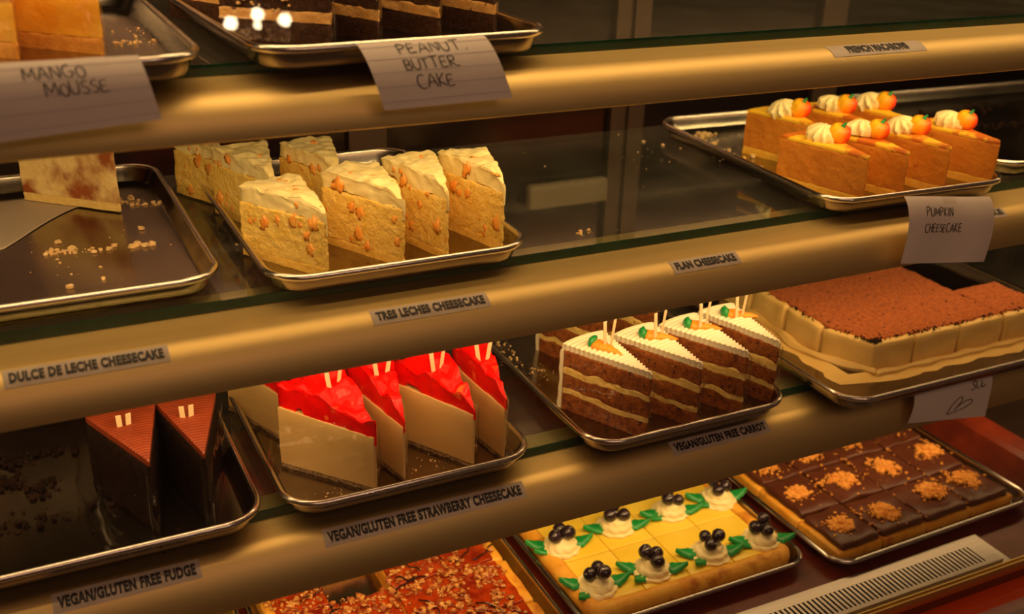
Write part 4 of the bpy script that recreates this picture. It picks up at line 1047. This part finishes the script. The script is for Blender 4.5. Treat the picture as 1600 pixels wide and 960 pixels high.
def shelf_label(rail, txt, xa, xb, phi, cap=0.0090, margin=0.0035, xpad=0.004, label=None, tilt=0.0):
    r = RAILS[rail]; s_mid = r.s_of(phi)
    v, f = text_mesh(txt)
    x0 = min(p[0] for p in v); x1 = max(p[0] for p in v); y1 = max(p[1] for p in v); y0 = min(p[1] for p in v)
    sx = (xb - xa) / (x1 - x0); sy = cap / (y1 - y0); xm = (xa + xb) / 2
    def on(x, d, off): return r.pt(x, s_mid - d - tilt * (x - xm), off)
    base = on(xm, 0, 0)
    sv = []; sf = []; h = cap / 2 + margin; n, k = 24, 8
    for i in range(n + 1):
        for j in range(k + 1):
            sv.append(on(xa - xpad + (xb - xa + 2 * xpad) * i / n, -h + 2 * h * j / k, 0.0003))
    for i in range(n):
        for j in range(k):
            a = i * (k + 1) + j; sf.append((a, a + k + 1, a + k + 2, a + 1))
    L = lambda P: [(p[0] - base[0], p[1] - base[1], p[2] - base[2]) for p in P]
    o = obj('shelf_label', mesh('label_strip', L(sv), sf, 'strip'), None, base)
    tag(o, label or 'printed strip label reading %s' % txt, 'label', 'printed strip labels on the rails')
    obj('lettering', mesh('lettering', L([on(xa + (p[0] - x0) * sx, (p[1] - (y0 + y1) / 2) * sy, 0.0007) for p in v]), f, 'print_', False), o)
shelf_label(0, 'FRENCH MACARONS', 0.726, 0.800, 22, cap=0.0110, xpad=0.020)
shelf_label(1, 'DULCE DE LECHE CHEESECAKE', -0.012, 0.095, 25, cap=0.0090)
shelf_label(1, 'TRES LECHES CHEESECAKE', 0.264, 0.361, 24)
shelf_label(1, 'FLAN CHEESECAKE', 0.557, 0.625, 23)
shelf_label(1, 'CHEESECAKE', 0.905, 0.984, 20, cap=0.008, label='printed strip label mostly covered by the pumpkin cheesecake note')
shelf_label(2, 'VEGAN/GLUTEN FREE FUDGE', -0.006, 0.101, 27, cap=0.0098)
shelf_label(2, 'VEGAN/GLUTEN FREE STRAWBERRY CHEESECAKE', 0.214, 0.402, 30, cap=0.0098)
shelf_label(2, 'VEGAN/GLUTEN FREE CARROT', 0.577, 0.691, 24)

# ================================================================ HANDWRITTEN NOTES
def arc_pts(cx, cy, rx, ry, a0, a1, n=14): return [(cx + rx * cos(radians(a0 + (a1 - a0) * i / n)), cy + ry * sin(radians(a0 + (a1 - a0) * i / n))) for i in range(n + 1)]
GL = {
 'M': [[(0, 0), (0.08, 1), (0.42, 0.25), (0.80, 0.95), (0.88, 0)]],
 'A': [[(0, 0), (0.38, 1), (0.72, 0)], [(0.12, 0.36), (0.66, 0.40)]],
 'N': [[(0, 0), (0.06, 1), (0.60, 0.02), (0.64, 1)]],
 'G': [arc_pts(0.38, 0.48, 0.36, 0.50, 60, 330), [(0.70, 0.24), (0.70, 0.46), (0.42, 0.44)]],
 'O': [arc_pts(0.36, 0.48, 0.34, 0.50, 80, 440)],
 'U': [[(0, 1), (0.02, 0.35), (0.14, 0.05), (0.34, 0.0), (0.52, 0.10), (0.60, 0.40), (0.62, 1)]],
 'S': [[(0.56, 0.92), (0.32, 1.0), (0.08, 0.82), (0.14, 0.62), (0.42, 0.48), (0.54, 0.26), (0.36, 0.03), (0.02, 0.06)]],
 'E': [[(0.56, 0.96), (0.06, 0.92), (0.04, 0.04), (0.58, 0.08)], [(0.05, 0.50), (0.46, 0.54)]],
 'P': [[(0.06, 0), (0.04, 1)], [(0.0, 0.94), (0.36, 1.0), (0.58, 0.80), (0.48, 0.56), (0.06, 0.46)]],
 'T': [[(0.32, 0), (0.34, 0.96)], [(0, 0.94), (0.70, 1.0)]],
 'B': [[(0.05, 0), (0.04, 1)], [(0.0, 0.98), (0.40, 0.96), (0.50, 0.76), (0.34, 0.54), (0.06, 0.52), (0.44, 0.48), (0.60, 0.26), (0.44, 0.04), (0.0, 0.0)]],
 'R': [[(0.05, 0), (0.04, 1)], [(0.0, 0.96), (0.40, 1.0), (0.56, 0.80), (0.42, 0.58), (0.08, 0.48), (0.56, 0.06), (0.82, 0.04)]],
 'C': [arc_pts(0.40, 0.48, 0.38, 0.52, 55, 305)],
 'K': [[(0.06, 0), (0.05, 1)], [(0.56, 0.98), (0.08, 0.44), (0.60, 0.02)]],
 'I': [[(0.08, 0), (0.10, 1)]],
 'H': [[(0.04, 0), (0.06, 1)], [(0.54, 0), (0.56, 1)], [(0.05, 0.50), (0.56, 0.54)]],
 '.': [[(0.05, 0.0), (0.10, 0.03), (0.06, 0.06)]],
 's': [[(0.5, 0.7), (0.25, 0.75), (0.2, 0.5), (0.42, 0.25), (0.25, 0.0), (0.0, 0.1)]],
 'u': [[(0, 0.65), (0.05, 0.15), (0.25, 0.02), (0.5, 0.2), (0.55, 0.65), (0.55, 0.2), (0.7, 0.05), (0.95, 0.3)]],
}
WD = {'M': 0.88, 'A': 0.72, 'N': 0.64, 'G': 0.74, 'O': 0.70, 'U': 0.62, 'S': 0.56, 'E': 0.58, 'P': 0.58, 'T': 0.70, 'B': 0.60, 'R': 0.70, 'C': 0.68, 'K': 0.60, 'I': 0.14, 'H': 0.58, '.': 0.1, 's': 0.5, 'u': 0.95}
def write(txt, x, y, h, gap=0.22, wscale=1.0, slope=0.0, seed=0):
    R = random.Random(seed); out = []
    for c in txt:
        if c == ' ': x += h * 0.5; continue
        k = h * R.uniform(0.92, 1.08); dy = R.uniform(-0.05, 0.05) * h
        for st in GL[c]:
            out.append([(x + p[0] * k * wscale, y + dy + p[1] * k + slope * (x + p[0] * k)) for p in st])
        x += (WD[c] + gap) * k * wscale
    return out
def smooth_line(P, n=4):
    if len(P) < 3:
        return [P[0], ((P[0][0] + P[1][0]) / 2, (P[0][1] + P[1][1]) / 2), P[1]]
    out = []
    for i in range(len(P) - 1):
        p0, p1, p2, p3 = P[max(i - 1, 0)], P[i], P[i + 1], P[min(i + 2, len(P) - 1)]
        for q in range(n):
            t = q / n
            out.append(tuple(0.5 * (2 * p1[d] + (p2[d] - p0[d]) * t * 0.6 + (2 * p0[d] - 5 * p1[d] + 4 * p2[d] - p3[d]) * t * t * 0.6 + (-p0[d] + 3 * p1[d] - 3 * p2[d] + p3[d]) * t * t * t * 0.6 + (p2[d] - p1[d]) * 2 * t * 0.4) for d in (0, 1)))
    out.append(P[-1]); return out
def ribbon(lines, width, on, off):
    v = []; f = []
    for P in lines:
        P = smooth_line(P); n = len(P); b = len(v)
        for i, p in enumerate(P):
            a, c = P[max(i - 1, 0)], P[min(i + 1, n - 1)]; dx, dy = c[0] - a[0], c[1] - a[1]; L = hypot(dx, dy) or 1
            wx, wy = -dy / L * width / 2, dx / L * width / 2
            v.append(on(p[0] + wx, p[1] + wy, off)); v.append(on(p[0] - wx, p[1] - wy, off))
        for i in range(n - 1): f.append((b + 2 * i, b + 2 * i + 1, b + 2 * i + 3, b + 2 * i + 2))
    return v, f
def note(label, tl, tr, br, bl, W, H, bulge, lines, ink=0.0009, ruled=0, tape_u=None, curl=0.0, wav=0.0):
    """sheet through four corners; bulge pushes its upper part outwards over the rail; local paper coords x 0..W, y 0..H (up)"""
    TL, TR, BR, BL = map(Vector, (tl, tr, br, bl)); base = (BL + BR) / 2
    nrm = (TR - TL).cross(TL - BL).normalized()
    if nrm.y > 0: nrm = -nrm
    def on(x, y, off):
        u, t = x / W, 1 - y / H
        p = TL.lerp(TR, u).lerp(BL.lerp(BR, u), t)
        p = p + nrm * (bulge * sin(pi * min(1, max(0, t)) ** 0.75) + off + curl * t ** 3 * (u - 0.3) + wav * sin(u * 7 + t * 2)) 
        return tuple(p - base)
    n, k = 20, 20; v = []; f = []
    for i in range(n + 1):
        for j in range(k + 1): v.append(on(W * i / n, H * j / k, 0))
    for i in range(n):
        for j in range(k):
            a = i * (k + 1) + j; f.append((a, a + k + 1, a + k + 2, a + 1))
    o = obj('handwritten_note', mesh('note_paper', v, f, 'paper'), None, base); tag(o, label, 'note', 'handwritten notes hung on the rails')
    if ruled:
        rl = [[(W * q / 8, H * (r_ + 0.5) / ruled) for q in range(9)] for r_ in range(ruled)]
        v, f = ribbon(rl, 0.0005, on, 0.00025); obj('ruled_lines', mesh('ruled_lines', v, f, 'rule'), o)
    v, f = ribbon(lines, ink, on, 0.0005); obj('handwriting', mesh('handwriting', v, f, 'ink', False), o)
    if tape_u is not None:
        v = []; f = []
        for i in range(7):
            for j in range(3): v.append(on(W * tape_u + (i / 6 - 0.5) * 0.020, H - 0.008 + 0.0085 * j / 2, 0.0007))
        for i in range(6):
            for j in range(2):
                a = i * 3 + j; f.append((a, a + 3, a + 4, a + 1))
        obj('tape', mesh('tape', v, f, 'tape'), o)
    return o
W, H = 0.150, 0.066
note('lined note reading MANGO MOUSSE, hung over the top rail at the upper left', (-0.048, -0.058, 0.6155), (0.098, -0.058, 0.6155), (0.106, -0.076, 0.5760), (-0.041, -0.076, 0.5665), W, H, 0.006,
     write('MANGO', 0.075, 0.0480, 0.0118, seed=1, gap=0.20, wscale=0.72) + write('MOUSSE', 0.085, 0.0320, 0.0118, seed=2, gap=0.16, wscale=0.68), ruled=5, tape_u=0.80, curl=0.004)
W, H = 0.106, 0.060
note('lined note reading PEANUT. BUTTER CAKE, hung on the top rail in the middle', (0.2515, -0.046, 0.6125), (0.353, -0.046, 0.6140), (0.366, -0.074, 0.5705), (0.2625, -0.074, 0.5690), W, H, 0.006,
     write('PEANUT.', 0.028, 0.0460, 0.0100, seed=3, gap=0.20, wscale=1.1) + write('BUTTER', 0.0275, 0.0310, 0.0098, seed=4, gap=0.12, wscale=0.98) + write('CAKE', 0.0325, 0.0145, 0.0110, seed=5, gap=0.10, wscale=0.92), ruled=5, tape_u=0.45)
W, H = 0.118, 0.070
note('plain note reading PUMPKIN CHEESECAKE, hung on the middle rail at the right', (0.829, -0.042, 0.4275), (0.954, -0.042, 0.4125), (0.930, -0.072, 0.3520), (0.808, -0.072, 0.3680), W, H, 0.008,
     write('PUMPKIN', 0.0235, 0.0480, 0.0095, seed=6, gap=0.24, wscale=0.74) + write('CHEESECAKE', 0.0225, 0.0315, 0.0088, seed=7, gap=0.20, wscale=0.76), ink=0.0009, tape_u=0.5, wav=0.0012)
W, H = 0.120, 0.062
heart = [[(0.0385, 0.0065), (0.0415, 0.017), (0.048, 0.0265), (0.053, 0.0285), (0.0545, 0.0245), (0.051, 0.0175), (0.0465, 0.0115)], [(0.0465, 0.0115), (0.052, 0.0175), (0.060, 0.0225), (0.067, 0.0225), (0.068, 0.0185), (0.061, 0.0135), (0.050, 0.0095), (0.0385, 0.0065)]]
heart = [[(0.056 + (x - 0.0385) * 1.22, 0.009 + (y - 0.0065) * 1.15) for x, y in st] for st in heart]
note('note with a drawn heart, tucked under the tiramisu tray', (0.880, -0.058, 0.2015), (1.002, -0.058, 0.2015), (0.990, -0.068, 0.1500), (0.872, -0.068, 0.1655), W, H, 0.004,
     heart + write('su', 0.086, 0.0415, 0.017, seed=9, gap=0.0), ink=0.0012, curl=0.006)
